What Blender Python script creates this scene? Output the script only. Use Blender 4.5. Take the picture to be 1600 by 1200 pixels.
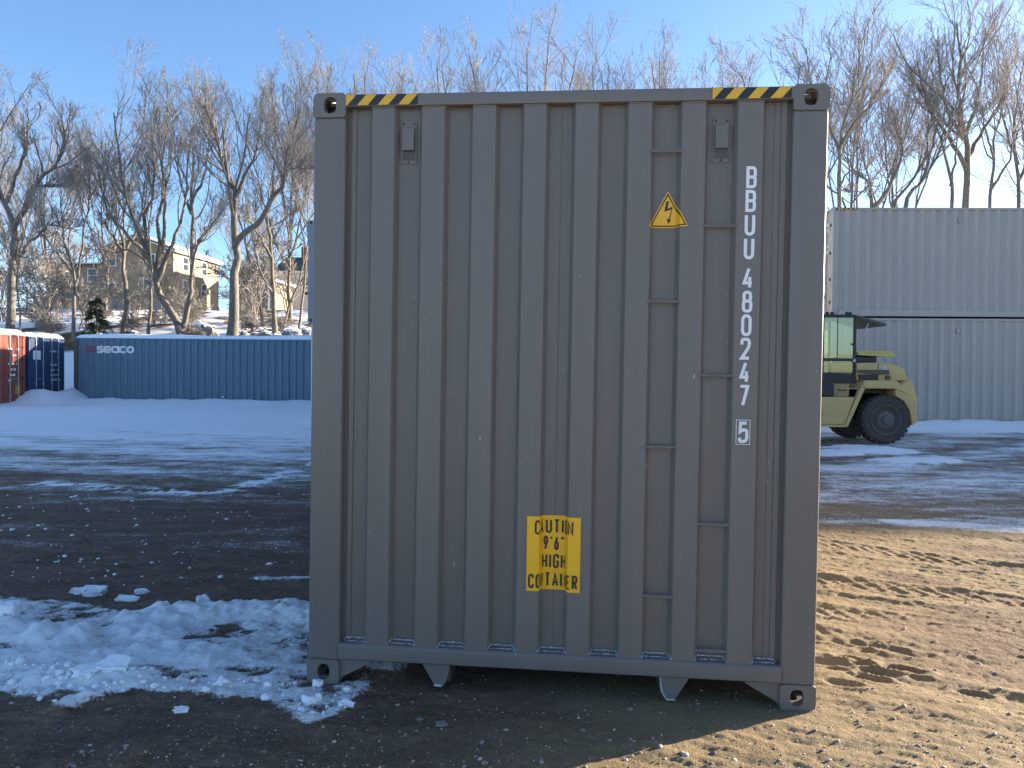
import bpy, bmesh, math, random
import numpy as np
from mathutils import Matrix, Vector

# ------------------------------------------------------------------ scene, camera, sky, sun
SC = bpy.context.scene
COL = SC.collection
for o in list(bpy.data.objects):
    bpy.data.objects.remove(o)
R = math.radians
FPX = 1200.0                      # focal length for a 1600 px wide frame
CAM_H, PITCH, ROLL = 1.564, R(-1.06), R(0.5)
_f = np.array([0, math.cos(PITCH), math.sin(PITCH)])
_r = np.array([1.0, 0, 0])
_u = np.cross(_r, _f)
C_R = math.cos(ROLL) * _r + math.sin(ROLL) * _u
C_U = -math.sin(ROLL) * _r + math.cos(ROLL) * _u
C_F = _f
cam_d = bpy.data.cameras.new('camera')
cam_d.sensor_width = 36.0
cam_d.lens = FPX / 1600 * 36
cam_d.clip_start = 0.05
cam_d.clip_end = 1500
cam = bpy.data.objects.new('camera', cam_d)
COL.objects.link(cam)
m = Matrix.Identity(4)
for i in range(3):
    m[i][0] = C_R[i]; m[i][1] = C_U[i]; m[i][2] = -C_F[i]
m[2][3] = CAM_H
cam.matrix_world = m
SC.camera = cam

SUN_AZ = math.atan2(0.90, 0.43)   # clockwise from +Y: the sun stands to the right, behind the containers
SUN_EL = R(11.8)
world = bpy.data.worlds.new('World')
SC.world = world
world.use_nodes = True
nt = world.node_tree
nt.nodes.clear()
sky = nt.nodes.new('ShaderNodeTexSky')
sky.sky_type = 'NISHITA'
sky.sun_disc = False
sky.sun_elevation = SUN_EL
sky.sun_rotation = SUN_AZ
sky.altitude = 0
sky.air_density = 0.75
sky.dust_density = 0.7
sky.ozone_density = 3.0
bg = nt.nodes.new('ShaderNodeBackground')
bg.inputs['Strength'].default_value = 0.092
wo = nt.nodes.new('ShaderNodeOutputWorld')
nt.links.new(sky.outputs[0], bg.inputs[0])
nt.links.new(bg.outputs[0], wo.inputs[0])

sun_d = bpy.data.lights.new('sun', 'SUN')
sun_d.energy = 5.0
sun_d.angle = R(0.53)
sun_d.color = (1.0, 0.85, 0.64)
sun = bpy.data.objects.new('sun', sun_d)
COL.objects.link(sun)
sdir = Vector((math.sin(SUN_AZ) * math.cos(SUN_EL), math.cos(SUN_AZ) * math.cos(SUN_EL), math.sin(SUN_EL)))
sun.rotation_euler = (-sdir).to_track_quat('-Z', 'Y').to_euler()
sun.location = (40, 20, 30)

SC.view_settings.view_transform = 'Standard'
SC.view_settings.look = 'None'
SC.view_settings.exposure = 2.08
SC.view_settings.gamma = 1.0
SC.view_settings.use_curve_mapping = False
SC.render.resolution_x, SC.render.resolution_y = 1024, 768

# ------------------------------------------------------------------ helpers
def at(px, py, depth):
    """point at distance depth (metres along y) seen at pixel px, py of the 1600x1200 photograph"""
    d = C_R * (px - 800) / FPX - C_U * (py - 600) / FPX + C_F
    t = depth / d[1]
    return np.array([0, 0, CAM_H]) + d * t

def gp(px, py, z=0.0):
    d = C_R * (px - 800) / FPX - C_U * (py - 600) / FPX + C_F
    t = (z - CAM_H) / d[2]
    return (d * t)[:2]

def _hash(xi, yi, seed):
    h = (xi.astype(np.int64) * 374761393 + yi.astype(np.int64) * 668265263 + seed * 974634777) & 0xffffffff
    h = ((h ^ (h >> 13)) * 1274126177) & 0xffffffff
    return ((h ^ (h >> 16)) & 0xffff) / 65535.0

def vnoise(x, y, seed=0):
    xi = np.floor(x); yi = np.floor(y)
    fx = x - xi; fy = y - yi
    fx = fx * fx * fx * (fx * (fx * 6 - 15) + 10); fy = fy * fy * fy * (fy * (fy * 6 - 15) + 10)
    a = _hash(xi, yi, seed); b = _hash(xi + 1, yi, seed); c = _hash(xi, yi + 1, seed); d = _hash(xi + 1, yi + 1, seed)
    return (a + (b - a) * fx) * (1 - fy) + (c + (d - c) * fx) * fy

def fbm(x, y, seed=0, octv=4, gain=0.5):
    s = 0.0; a = 1.0; n = 0.0
    for k in range(octv):
        # rotate each octave so no lattice shows
        c, t = math.cos(0.7 * k + .4), math.sin(0.7 * k + .4)
        s = s + a * vnoise((x * c - y * t) * 2 ** k + 17.3 * k, (x * t + y * c) * 2 ** k - 9.1 * k, seed + k)
        n += a; a *= gain
    return s / n

def sstep(e0, e1, v):
    t = np.clip((v - e0) / (e1 - e0), 0, 1)
    return t * t * (3 - 2 * t)

def seg_dist(X, Y, pts):
    D = np.full(X.shape, 1e9)
    for (x0, y0), (x1, y1) in zip(pts[:-1], pts[1:]):
        dx, dy = x1 - x0, y1 - y0
        t = np.clip(((X - x0) * dx + (Y - y0) * dy) / (dx * dx + dy * dy + 1e-12), 0, 1)
        D = np.minimum(D, np.hypot(X - x0 - t * dx, Y - y0 - t * dy))
    return D

def poly_sdf(X, Y, pts):
    """positive inside"""
    pts = list(pts) + [pts[0]]
    ins = np.zeros(X.shape, bool)
    for (x0, y0), (x1, y1) in zip(pts[:-1], pts[1:]):
        c = ((y0 > Y) != (y1 > Y)) & (X < (x1 - x0) * (Y - y0) / (y1 - y0 + 1e-12) + x0)
        ins ^= c
    D = seg_dist(X, Y, pts)
    return np.where(ins, D, -D)

class MB:
    """collects shapes into ONE mesh"""
    def __init__(s): s.v = []; s.f = []
    def add(s, verts, faces):
        n = len(s.v); s.v += [tuple(map(float, p)) for p in verts]; s.f += [tuple(i + n for i in f) for f in faces]; return s
    def box(s, a, b):
        (x0, y0, z0), (x1, y1, z1) = a, b
        return s.add([(x0, y0, z0), (x1, y0, z0), (x1, y1, z0), (x0, y1, z0), (x0, y0, z1), (x1, y0, z1), (x1, y1, z1), (x0, y1, z1)],
                     [(0, 3, 2, 1), (4, 5, 6, 7), (0, 1, 5, 4), (1, 2, 6, 5), (2, 3, 7, 6), (3, 0, 4, 7)])
    def cbox(s, c, d): return s.box([c[i] - d[i] / 2 for i in range(3)], [c[i] + d[i] / 2 for i in range(3)])
    def prism(s, outline, axis, lo, hi):
        """outline in the two other axes (in x,y,z order), extruded along axis"""
        n = len(outline)
        def P(p, h):
            q = list(p); q.insert(axis, h); return q
        vs = [P(p, lo) for p in outline] + [P(p, hi) for p in outline]
        fs = [tuple(range(n)), tuple(range(2 * n - 1, n - 1, -1))]
        fs += [(i, i + n, (i + 1) % n + n, (i + 1) % n) for i in range(n)]
        return s.add(vs, fs)
    def tube(s, pts, rad, k=8, caps=True):
        pts = [Vector(p) for p in pts]
        if not hasattr(rad, '__len__'): rad = [rad] * len(pts)
        vs = []; n = len(pts); up = None
        for i, p in enumerate(pts):
            t = (pts[min(i + 1, n - 1)] - pts[max(i - 1, 0)]).normalized()
            if up is None:
                up = t.orthogonal().normalized()
            up = (up - t * up.dot(t)).normalized(); w = t.cross(up)
            for j in range(k):
                a = 2 * math.pi * j / k
                vs.append(p + (up * math.cos(a) + w * math.sin(a)) * rad[i])
        fs = [(i * k + j, i * k + (j + 1) % k, (i + 1) * k + (j + 1) % k, (i + 1) * k + j) for i in range(n - 1) for j in range(k)]
        if caps:
            fs += [tuple(range(k - 1, -1, -1)), tuple(range((n - 1) * k, n * k))]
        return s.add(vs, fs)
    def lathe(s, prof, c, axis=1, k=32):
        """prof = [(h, r)] along axis through c"""
        vs = []
        o = [i for i in range(3) if i != axis]
        for h, r in prof:
            for j in range(k):
                a = 2 * math.pi * j / k
                q = [0, 0, 0]; q[axis] = c[axis] + h; q[o[0]] = c[o[0]] + r * math.cos(a); q[o[1]] = c[o[1]] + r * math.sin(a)
                vs.append(q)
        n = len(prof)
        fs = [(i * k + j, i * k + (j + 1) % k, (i + 1) * k + (j + 1) % k, (i + 1) * k + j) for i in range(n - 1) for j in range(k)]
        fs += [tuple(range(k)), tuple(range((n - 1) * k, n * k))]
        return s.add(vs, fs)
    def mesh(s, name, mat=None, bevel=0, smooth=False, seg=1):
        me = bpy.data.meshes.new(name)
        me.from_pydata(s.v, [], s.f)
        bm = bmesh.new(); bm.from_mesh(me)
        bmesh.ops.recalc_face_normals(bm, faces=bm.faces)
        if bevel:
            ed = [e for e in bm.edges if len(e.link_faces) == 2 and e.calc_face_angle(0) > 0.5]
            bmesh.ops.bevel(bm, geom=ed, offset=bevel, segments=seg, affect='EDGES', profile=0.6, clamp_overlap=True)
        bm.to_mesh(me); bm.free()
        if smooth:
            me.polygons.foreach_set('use_smooth', [True] * len(me.polygons))
            if smooth != 'all':
                me.set_sharp_from_angle(angle=R(40))
        if mat: me.materials.append(mat)
        return me
    def build(s, name, mat, parent=None, bevel=0, smooth=False, seg=1, label=None):
        return obj(name, s.mesh(name, mat, bevel, smooth, seg), parent, label)

def obj(name, me, parent=None, label=None):
    o = bpy.data.objects.new(name, me); COL.objects.link(o)
    if parent: o.parent = parent
    if label: o['label'] = label
    return o

def tag(o, label, cat, group=None, kind=None):
    o['label'] = label; o['category'] = cat
    if group: o['group'] = group
    if kind: o['kind'] = kind
    return o

def empty(name, loc, rot=(0, 0, 0), label=None, cat=None, group=None):
    o = bpy.data.objects.new(name, None); COL.objects.link(o)
    o.location = [float(c) for c in loc]; o.rotation_euler = rot
    o.empty_display_size = 0.2
    if label: tag(o, label, cat, group)
    return o

def copy_tree(o, parent=None):
    c = o.copy(); COL.objects.link(c); c.parent = parent
    for ch in [x for x in bpy.data.objects if x.parent is o]:
        copy_tree(ch, c)
    return c

def np_mesh(name, V, F, mat=None, smooth=True):
    """V (n,3), F (m,k) index array"""
    me = bpy.data.meshes.new(name)
    V = np.ascontiguousarray(V, np.float32); F = np.ascontiguousarray(F, np.int32)
    n, k = F.shape
    me.vertices.add(len(V)); me.vertices.foreach_set('co', V.ravel())
    me.loops.add(n * k); me.loops.foreach_set('vertex_index', F.ravel())
    me.polygons.add(n); me.polygons.foreach_set('loop_start', np.arange(0, n * k, k, dtype=np.int32))
    try: me.polygons.foreach_set('loop_total', np.full(n, k, np.int32))
    except Exception: pass
    if smooth: me.polygons.foreach_set('use_smooth', np.ones(n, bool))
    me.update(calc_edges=True)
    if mat: me.materials.append(mat)
    return me

# ------------------------------------------------------------------ materials
class NT:
    def __init__(s, name):
        s.m = bpy.data.materials.new(name); s.m.use_nodes = True
        s.t = s.m.node_tree; s.b = s.t.nodes['Principled BSDF']
    def n(s, typ, **kw):
        nd = s.t.nodes.new('ShaderNode' + typ)
        for k, v in kw.items():
            if k.startswith('i_'):
                nd.inputs[k[2:].replace('_', ' ')].default_value = v
            else: setattr(nd, k, v)
        return nd
    def l(s, a, b): s.t.links.new(a, b)
    def coord(s, scale=(1, 1, 1), kind='Object'):
        tc = s.n('TexCoord'); mp = s.n('Mapping'); mp.inputs['Scale'].default_value = scale
        s.l(tc.outputs[kind], mp.inputs['Vector']); return mp.outputs[0]
    def noise(s, vec, scale, detail=3, rough=0.55, dist=0):
        nd = s.n('TexNoise'); nd.inputs['Scale'].default_value = scale; nd.inputs['Detail'].default_value = detail
        nd.inputs['Roughness'].default_value = rough; nd.inputs['Distortion'].default_value = dist
        s.l(vec, nd.inputs['Vector']); return nd.outputs['Fac']
    def ramp(s, val, stops):
        nd = s.n('ValToRGB'); cr = nd.color_ramp
        while len(cr.elements) < len(stops): cr.elements.new(0.5)
        for e, (p, c) in zip(cr.elements, stops):
            e.position = p; e.color = (*c, 1) if hasattr(c, '__len__') else (c, c, c, 1)
        s.l(val, nd.inputs[0]); return nd.outputs[0]
    def math(s, op, a, b=None, c=None, clamp=False):
        nd = s.n('Math', operation=op, use_clamp=clamp)
        for i, x in enumerate((a, b, c)):
            if x is None: continue
            if isinstance(x, (int, float)): nd.inputs[i].default_value = x
            else: s.l(x, nd.inputs[i])
        return nd.outputs[0]
    def mix(s, fac, a, b, mode='MIX'):
        nd = s.n('MixRGB', blend_type=mode)
        for i, x in enumerate((fac, a, b)):
            if isinstance(x, (int, float)): nd.inputs[i].default_value = x if i == 0 else (x, x, x, 1)
            elif isinstance(x, tuple): nd.inputs[i].default_value = (*x, 1)
            else: s.l(x, nd.inputs[i])
        return nd.outputs[0]
    def bump(s, h, strength=0.3, dist=0.01, prev=None):
        nd = s.n('Bump'); nd.inputs['Strength'].default_value = strength; nd.inputs['Distance'].default_value = dist
        s.l(h, nd.inputs['Height'])
        if prev is not None: s.l(prev, nd.inputs['Normal'])
        return nd.outputs[0]
    def set(s, **kw):
        for k, v in kw.items():
            k = k.replace('_', ' ')
            if isinstance(v, tuple) and len(v) == 3: v = (*v, 1)
            if hasattr(v, 'is_linked') or hasattr(v, 'links'): s.l(v, s.b.inputs[k])
            else: s.b.inputs[k].default_value = v
        return s

def simple(name, col, rough=0.6, metal=0.0, var=0.12, scale=6, bump=0.0, bscale=60):
    t = NT(name); v = t.coord()
    n1 = t.noise(v, scale, 5)
    c = t.mix(t.math('MULTIPLY', n1, 1.0), tuple(x * (1 - var) for x in col), tuple(min(1, x * (1 + var)) for x in col))
    t.set(Base_Color=c, Roughness=rough, Metallic=metal)
    if bump: t.set(Normal=t.bump(t.noise(v, bscale, 4), bump, 0.01))
    return t.m

def container_paint(name, col, rough=0.5, streak=0.25, rust=0.0, specks=True, dirt=0.2, wave=0.15, dirtcol=(0.16, 0.13, 0.10)):
    t = NT(name); v = t.coord()
    vs = t.coord((22, 22, 0.9))
    big = t.noise(v, 1.1, 4)
    st = t.noise(vs, 1.0, 5, 0.6)
    c = t.mix(big, tuple(x * 0.92 for x in col), tuple(min(1, x * 1.08) for x in col))
    c = t.mix(t.math('MULTIPLY', t.ramp(st, [(0.45, 0.0), (0.8, 1.0)]), streak), c, tuple(min(1, x * 1.35 + 0.015) for x in col))
    dn = t.math('MULTIPLY', t.ramp(t.noise(t.coord((6, 6, 1.2)), 1.0, 6, 0.65), [(0.48, 0.0), (0.75, 1.0)]), dirt)
    c = t.mix(dn, c, dirtcol)
    if rust:
        rn = t.ramp(t.noise(t.coord((9, 9, 3)), 1.0, 7, 0.7), [(1 - rust - .05, 0.0), (1 - rust + .03, 1.0)])
        c = t.mix(t.math('MULTIPLY', rn, 0.85), c, (0.11, 0.045, 0.022))
    if specks:
        # pale chips: sparse, a little elongated downwards
        for sc_, pw, sz_, op in (((11, 0.02, 4.2), 3.5, 0.060, 0.55), ((30, 0.02, 13), 3.0, 0.085, 0.40), ((4.2, 0.02, 0.9), 5.0, 0.035, 0.30)):
            vo = t.n('TexVoronoi', feature='F1'); vo.inputs['Scale'].default_value = 1.0
            t.l(t.coord(sc_), vo.inputs['Vector'])
            sc = t.n('SeparateColor'); t.l(vo.outputs['Color'], sc.inputs[0])
            sel = t.math('GREATER_THAN', sc.outputs[0], 0.45)
            chip = t.math('LESS_THAN', vo.outputs['Distance'], t.math('MULTIPLY', t.math('POWER', sc.outputs[1], pw), sz_))
            c = t.mix(t.math('MULTIPLY', t.math('MULTIPLY', chip, sel), op), c, (0.45, 0.44, 0.42))
        fs = t.ramp(t.noise(v, 260, 2, 0.5), [(0.72, 0.0), (0.80, 1.0)])
        c = t.mix(t.math('MULTIPLY', fs, 0.22), c, (0.42, 0.41, 0.38))
    nb = t.bump(t.noise(v, 2.2, 3), wave, 0.02)
    nb = t.bump(t.noise(v, 140, 2), 0.06, 0.002, nb)
    rr = t.math('ADD', t.math('MULTIPLY', big, 0.2), rough - 0.1)
    t.set(Base_Color=c, Roughness=rr, Normal=nb)
    t.b.inputs['Specular IOR Level'].default_value = 0.35
    return t.m

M = {}
M['grey'] = container_paint('dark_grey_container_paint', (0.180, 0.159, 0.138), 0.38, 0.16, dirt=0.26, wave=0.22)
M['palegrey'] = container_paint('pale_grey_container_paint', (0.43, 0.375, 0.325), 0.34, 0.08, specks=False, dirt=0.12)
M['bluegrey'] = container_paint('blue_grey_container_paint', (0.27, 0.29, 0.30), 0.5, 0.15, specks=False, dirt=0.2)
M['offwhite'] = container_paint('off_white_container_paint', (0.70, 0.68, 0.64), 0.5, 0.1, specks=False, dirt=0.15)
M['blue'] = container_paint('weathered_blue_container_paint', (0.125, 0.185, 0.240), 0.55, 0.8, rust=0.34, specks=False, dirt=0.45, dirtcol=(0.10, 0.16, 0.22))
M['darkblue'] = container_paint('dark_blue_container_paint', (0.028, 0.06, 0.145), 0.5, 0.3, rust=0.18, specks=False, dirt=0.25, dirtcol=(0.10, 0.11, 0.14))
M['red'] = container_paint('rust_red_container_paint', (0.27, 0.07, 0.045), 0.55, 0.3, rust=0.2, specks=False, dirt=0.25)
M['oldsteel'] = simple('brown_weathered_steel', (0.10, 0.085, 0.075), 0.7, 0.0, 0.3, 5, 0.2)
M['yellow'] = simple('yellow_vinyl_film', (0.98, 0.50, 0.015), 0.38, 0, 0.05, 9)
M['tapeyellow'] = simple('yellow_hazard_film', (0.80, 0.44, 0.025), 0.4, 0, 0.06, 9)
M['black'] = simple('black_print', (0.022, 0.020, 0.019), 0.45, 0, 0.1, 9)
M['whiteprint'] = simple('white_print', (0.84, 0.82, 0.78), 0.5, 0, 0.06, 20)
M['fadedred'] = simple('faded_red_print', (0.28, 0.075, 0.085), 0.6, 0, 0.35, 12)
M['seal'] = None
t = NT('white_sealant'); v = t.coord()
t.set(Base_Color=t.ramp(t.noise(v, 120, 5, 0.7), [(0.42, (0.13, 0.13, 0.13)), (0.58, (0.62, 0.63, 0.66))]), Roughness=0.7)
M['seal'] = t.m
M['dark'] = simple('dark_recess_steel', (0.03, 0.03, 0.03), 0.7, 0, 0.2, 8)
M['ventgrill'] = simple('dusty_vent_grille', (0.10, 0.10, 0.095), 0.8, 0, 0.3, 60)
M['galv'] = simple('galvanised_steel', (0.42, 0.43, 0.44), 0.5, 0.3, 0.15, 12)
M['bareweld'] = simple('worn_pale_steel', (0.5, 0.5, 0.48), 0.6, 0.0, 0.35, 50)
# ------------------------------------------------------------------ lettering drawn as strokes
def _round(pts, closed=False, n=5):
    """pts (x, y[, r]): round the corners that carry a radius"""
    out = []; N = len(pts)
    for i, p in enumerate(pts):
        r = p[2] if len(p) > 2 else 0
        if r == 0 or (not closed and i in (0, N - 1)):
            out.append((p[0], p[1])); continue
        a = Vector(pts[i - 1][:2]); b = Vector(p[:2]); c = Vector(pts[(i + 1) % N][:2])
        d0 = (a - b); d1 = (c - b)
        rr = min(r, d0.length * 0.5, d1.length * 0.5)
        p0 = b + d0.normalized() * rr; p1 = b + d1.normalized() * rr
        for k in range(n + 1):
            s = k / n
            q = p0 * (1 - s) ** 2 + b * 2 * s * (1 - s) + p1 * s * s
            out.append((q.x, q.y))
    return out

r_ = 0.22
G = {  # glyph: (width, [(closed, points)]) on a unit-high box
    'B': (.5, [(1, [(0, .51), (0, 1), (.5, 1, .2), (.5, .51, .14)]), (1, [(0, 0), (0, .51), (.5, .51, .14), (.5, 0, .2)])]),
    'U': (.5, [(0, [(0, 1), (0, 0, .26), (.5, 0, .26), (.5, 1)])]),
    '4': (.52, [(0, [(.30, 1), (0, .24), (.52, .24)]), (0, [(.37, .55), (.37, 0)])]),
    '8': (.5, [(1, [(.03, .53, .16), (.03, 1, .2), (.47, 1, .2), (.47, .53, .16)]), (1, [(0, 0, .2), (0, .53, .16), (.5, .53, .16), (.5, 0, .2)])]),
    '0': (.5, [(1, [(0, 0, .25), (0, 1, .25), (.5, 1, .25), (.5, 0, .25)])]),
    '2': (.5, [(0, [(0, .72), (0, 1, .25), (.5, 1, .25), (.5, .62, .2), (0, 0), (.5, 0)])]),
    '7': (.5, [(0, [(0, 1), (.5, 1), (.18, 0)])]),
    '5': (.5, [(0, [(.48, 1), (.05, 1), (.02, .52), (.2, .63, .1), (.5, .63, .25), (.5, 0, .25), (0, 0, .25), (0, .2)])]),
    'C': (.48, [(0, [(.48, .74), (.48, 1, .24), (0, 1, .24), (0, 0, .24), (.48, 0, .24), (.48, .26)])]),
    'A': (.56, [(0, [(0, 0), (.28, 1), (.56, 0)]), (0, [(.09, .28), (.47, .28)])]),
    'T': (.46, [(0, [(0, 1), (.46, 1)]), (0, [(.23, 1), (.23, 0)])]),
    'I': (.0, [(0, [(0, 0), (0, 1)])]),
    'O': (.5, [(1, [(0, 0, .26), (0, 1, .26), (.5, 1, .26), (.5, 0, .26)])]),
    'N': (.48, [(0, [(0, 0), (0, 1), (.48, 0), (.48, 1)])]),
    '9': (.46, [(1, [(0, .42, .24), (0, 1, .24), (.46, 1, .24), (.46, .42, .24)]), (0, [(.45, .62), (.12, 0)])]),
    '6': (.46, [(1, [(0, 0, .24), (0, .58, .24), (.46, .58, .24), (.46, 0, .24)]), (0, [(.01, .38), (.34, 1)])]),
    "'": (.06, [(0, [(.08, 1), (.0, .84)])]),
    '"': (.24, [(0, [(.08, 1), (0, .84)]), (0, [(.26, 1), (.18, .84)])]),
    'H': (.46, [(0, [(0, 0), (0, 1)]), (0, [(.46, 0), (.46, 1)]), (0, [(0, .5), (.46, .5)])]),
    'G': (.48, [(0, [(.48, .74), (.48, 1, .24), (0, 1, .24), (0, 0, .24), (.48, 0, .24), (.48, .48), (.26, .48)])]),
    'E': (.42, [(0, [(.42, 1), (0, 1), (0, 0), (.42, 0)]), (0, [(0, .51), (.36, .51)])]),
    'R': (.48, [(0, [(0, 0), (0, 1), (.46, 1, .2), (.46, .5, .2), (0, .5)]), (0, [(.24, .5), (.48, 0)])]),
    's': (.62, [(0, [(.62, .86), (.62, 1, .2), (0, 1, .25), (0, .5, .2), (.62, .5, .2), (.62, 0, .25), (0, 0, .2), (0, .14)])]),
    'e': (.80, [(0, [(.06, .48), (.80, .48), (.80, 1, .4), (0, 1, .4), (0, 0, .4), (.80, 0, .3), (.74, .14)])]),
    'a': (.80, [(1, [(0, 0, .42), (0, 1, .42), (.8, 1, .42), (.8, 0, .42)]), (0, [(.84, 1.16), (.84, -.16)])]),
    'c': (.72, [(0, [(.72, .84), (.66, 1, .2), (0, 1, .42), (0, 0, .42), (.66, 0, .2), (.72, .16)])]),
    'o': (.84, [(1, [(0, 0, .42), (0, 1, .42), (.84, 1, .42), (.84, 0, .42)])]),
}

def stroke_poly(pts, closed, w):
    """quads of a mitred stroke"""
    P = [Vector(p) for p in pts]
    Q = [P[0]]
    for p in P[1:]:
        if (p - Q[-1]).length > 1e-6: Q.append(p)
    if closed and (Q[0] - Q[-1]).length < 1e-6: Q.pop()
    P = Q; n = len(P); L = []; Rr = []
    for i in range(n):
        a = P[i - 1] if (i > 0 or closed) else None
        c = P[(i + 1) % n] if (i < n - 1 or closed) else None
        d0 = (P[i] - a).normalized() if a is not None else (c - P[i]).normalized()
        d1 = (c - P[i]).normalized() if c is not None else d0
        n0 = Vector((-d0.y, d0.x)); n1 = Vector((-d1.y, d1.x))
        mt = (n0 + n1); mt = mt.normalized() if mt.length > 1e-6 else n0
        k = min(1 / max(mt.dot(n0), 0.3), 2.2)
        ex = Vector((0, 0))
        L.append(P[i] + mt * w / 2 * k); Rr.append(P[i] - mt * w / 2 * k)
    vs = [tuple(p) for p in L] + [tuple(p) for p in Rr]
    rng = range(n if closed else n - 1)
    fs = [(i, (i + 1) % n, (i + 1) % n + n, i + n) for i in rng]
    return vs, fs

def text2d(txt, x0, z0, hgt, width, w, gap=0.16, xs=1.0):
    """list of (verts, faces); text fitted into width from x0, stroke w in metres; baseline z0"""
    ih = hgt - w
    if xs is None:   # choose the letter width so that the gaps stay even
        gg = w * 0.95
        xs = (width - w * len(txt) - gg * (len(txt) - 1)) / max(sum(G[c][0] for c in txt) * ih, 1e-6)
        xs = min(xs, 0.95)
    tot = sum(G[c][0] * xs for c in txt if c != ' ') * ih + w * len(txt)
    g = (width - tot) / max(len(txt) - 1, 1)
    out = []; x = x0 + w / 2
    for c in txt:
        if c != ' ':
            for cl, pts in G[c][1]:
                pp = [(x + p[0] * ih * xs, z0 + w / 2 + p[1] * ih) for p in _round([(q[0], q[1]) + tuple(q[2:]) for q in pts], cl)]
                out.append(stroke_poly(pp, cl, w))
            x += G[c][0] * ih * xs + w + g
    return out

def conform(name, shapes, prof, cuts, eps, mat, parent, label=None, arc=None):
    """flat x-z shapes laid onto a folded sheet y = prof(x); arc = fold points when x is measured along the sheet"""
    if arc: A = np.array(arc); sarc = A[:, 2]; cuts = list(sarc)
    out = MB()
    for k, (vs, fs) in enumerate(shapes):
        bm = bmesh.new()
        bv = [bm.verts.new((p[0], 0, p[1])) for p in vs]
        for f in fs:
            try: bm.faces.new([bv[i] for i in f])
            except ValueError: pass
        lo, hi = min(p[0] for p in vs), max(p[0] for p in vs)
        for c in cuts:
            if lo < c < hi:
                bmesh.ops.bisect_plane(bm, geom=bm.verts[:] + bm.edges[:] + bm.faces[:], plane_co=(c, 0, 0), plane_no=(1, 0, 0))
        e = eps + 0.00025 * k      # strokes that cross never share a plane
        for v in bm.verts:
            if arc: v.co.x, v.co.y = float(np.interp(v.co.x, sarc, A[:, 0])), float(np.interp(v.co.x, sarc, A[:, 1])) - e
            else: v.co.y = prof(v.co.x) - e
        for f in bm.faces:
            f.normal_update()
            if f.normal.y > 0: f.normal_flip()
        bm.verts.index_update()
        out.add([v.co[:] for v in bm.verts], [[v.index for v in f.verts] for f in bm.faces])
        bm.free()
    me = bpy.data.meshes.new(name); me.from_pydata(out.v, [], out.f); me.materials.append(mat)
    return obj(name, me, parent, label)

# ------------------------------------------------------------------ containers
def corrugation(length, pitch, flat_out, slope, depth, y_out, start=0.0):
    """break points [(s, y)] of a folded sheet along its length; y_out is the proud face, +depth is recessed"""
    pts = [(0.0, y_out + depth)]
    s = start
    while s + pitch < length:
        flat_in = pitch - flat_out - 2 * slope
        a = s + flat_in / 2
        pts += [(a, y_out + depth), (a + slope, y_out), (a + slope + flat_out, y_out), (a + 2 * slope + flat_out, y_out + depth)]
        s += pitch
    pts.append((length, y_out + depth))
    return pts

def profile(pts):
    xs = [p[0] for p in pts]; ys = [p[1] for p in pts]
    return lambda x: float(np.interp(x, xs, ys))

def fold_sheet(pts, z0, z1, thick=0.0):
    vs = [(x, y, z0) for x, y in pts] + [(x, y, z1) for x, y in pts]
    n = len(pts)
    fs = [(i, i + 1, i + 1 + n, i + n) for i in range(n - 1)]
    return vs, fs

def plate_hole(mb, place, w, h, hw, hh, cx, cz, th, rc=(0, 0, 0, 0), n=20):
    """plate w x h centred at 0 with an oval hole; place(u, v, t) -> xyz"""
    outer = []; inner = []
    for k in range(n * 2):
        a = 2 * math.pi * (k + 0.5) / (n * 2)
        ca, sa = math.cos(a), math.sin(a)
        e = 2.6
        inner.append((cx + hw / 2 * math.copysign(abs(ca) ** (2 / e), ca), cz + hh / 2 * math.copysign(abs(sa) ** (2 / e), sa)))
        t = min((w / 2) / max(abs(ca), 1e-6), (h / 2) / max(abs(sa), 1e-6))
        u, v = ca * t, sa * t
        qi = (0 if u > 0 else 1) if v > 0 else (3 if u > 0 else 2)   # quadrant radius
        rr = rc[qi]
        if rr:
            ku, kv = w / 2 - rr, h / 2 - rr
            if abs(u) > ku and abs(v) > kv:
                d = Vector((abs(u) - ku, abs(v) - kv)); d = d.normalized() * rr
                u = math.copysign(ku + d.x, u); v = math.copysign(kv + d.y, v)
        outer.append((u, v))
    N = n * 2
    vs = [place(u, v, 0) for u, v in outer] + [place(u, v, 0) for u, v in inner] + [place(u, v, th) for u, v in outer] + [place(u, v, th) for u, v in inner]
    fs = []
    for i in range(N):
        j = (i + 1) % N
        fs += [(i, j, N + j, N + i), (2 * N + i, 3 * N + i, 3 * N + j, 2 * N + j), (N + i, N + j, 3 * N + j, 3 * N + i), (i, 2 * N + i, 2 * N + j, j)]
    mb.add(vs, fs)

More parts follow.
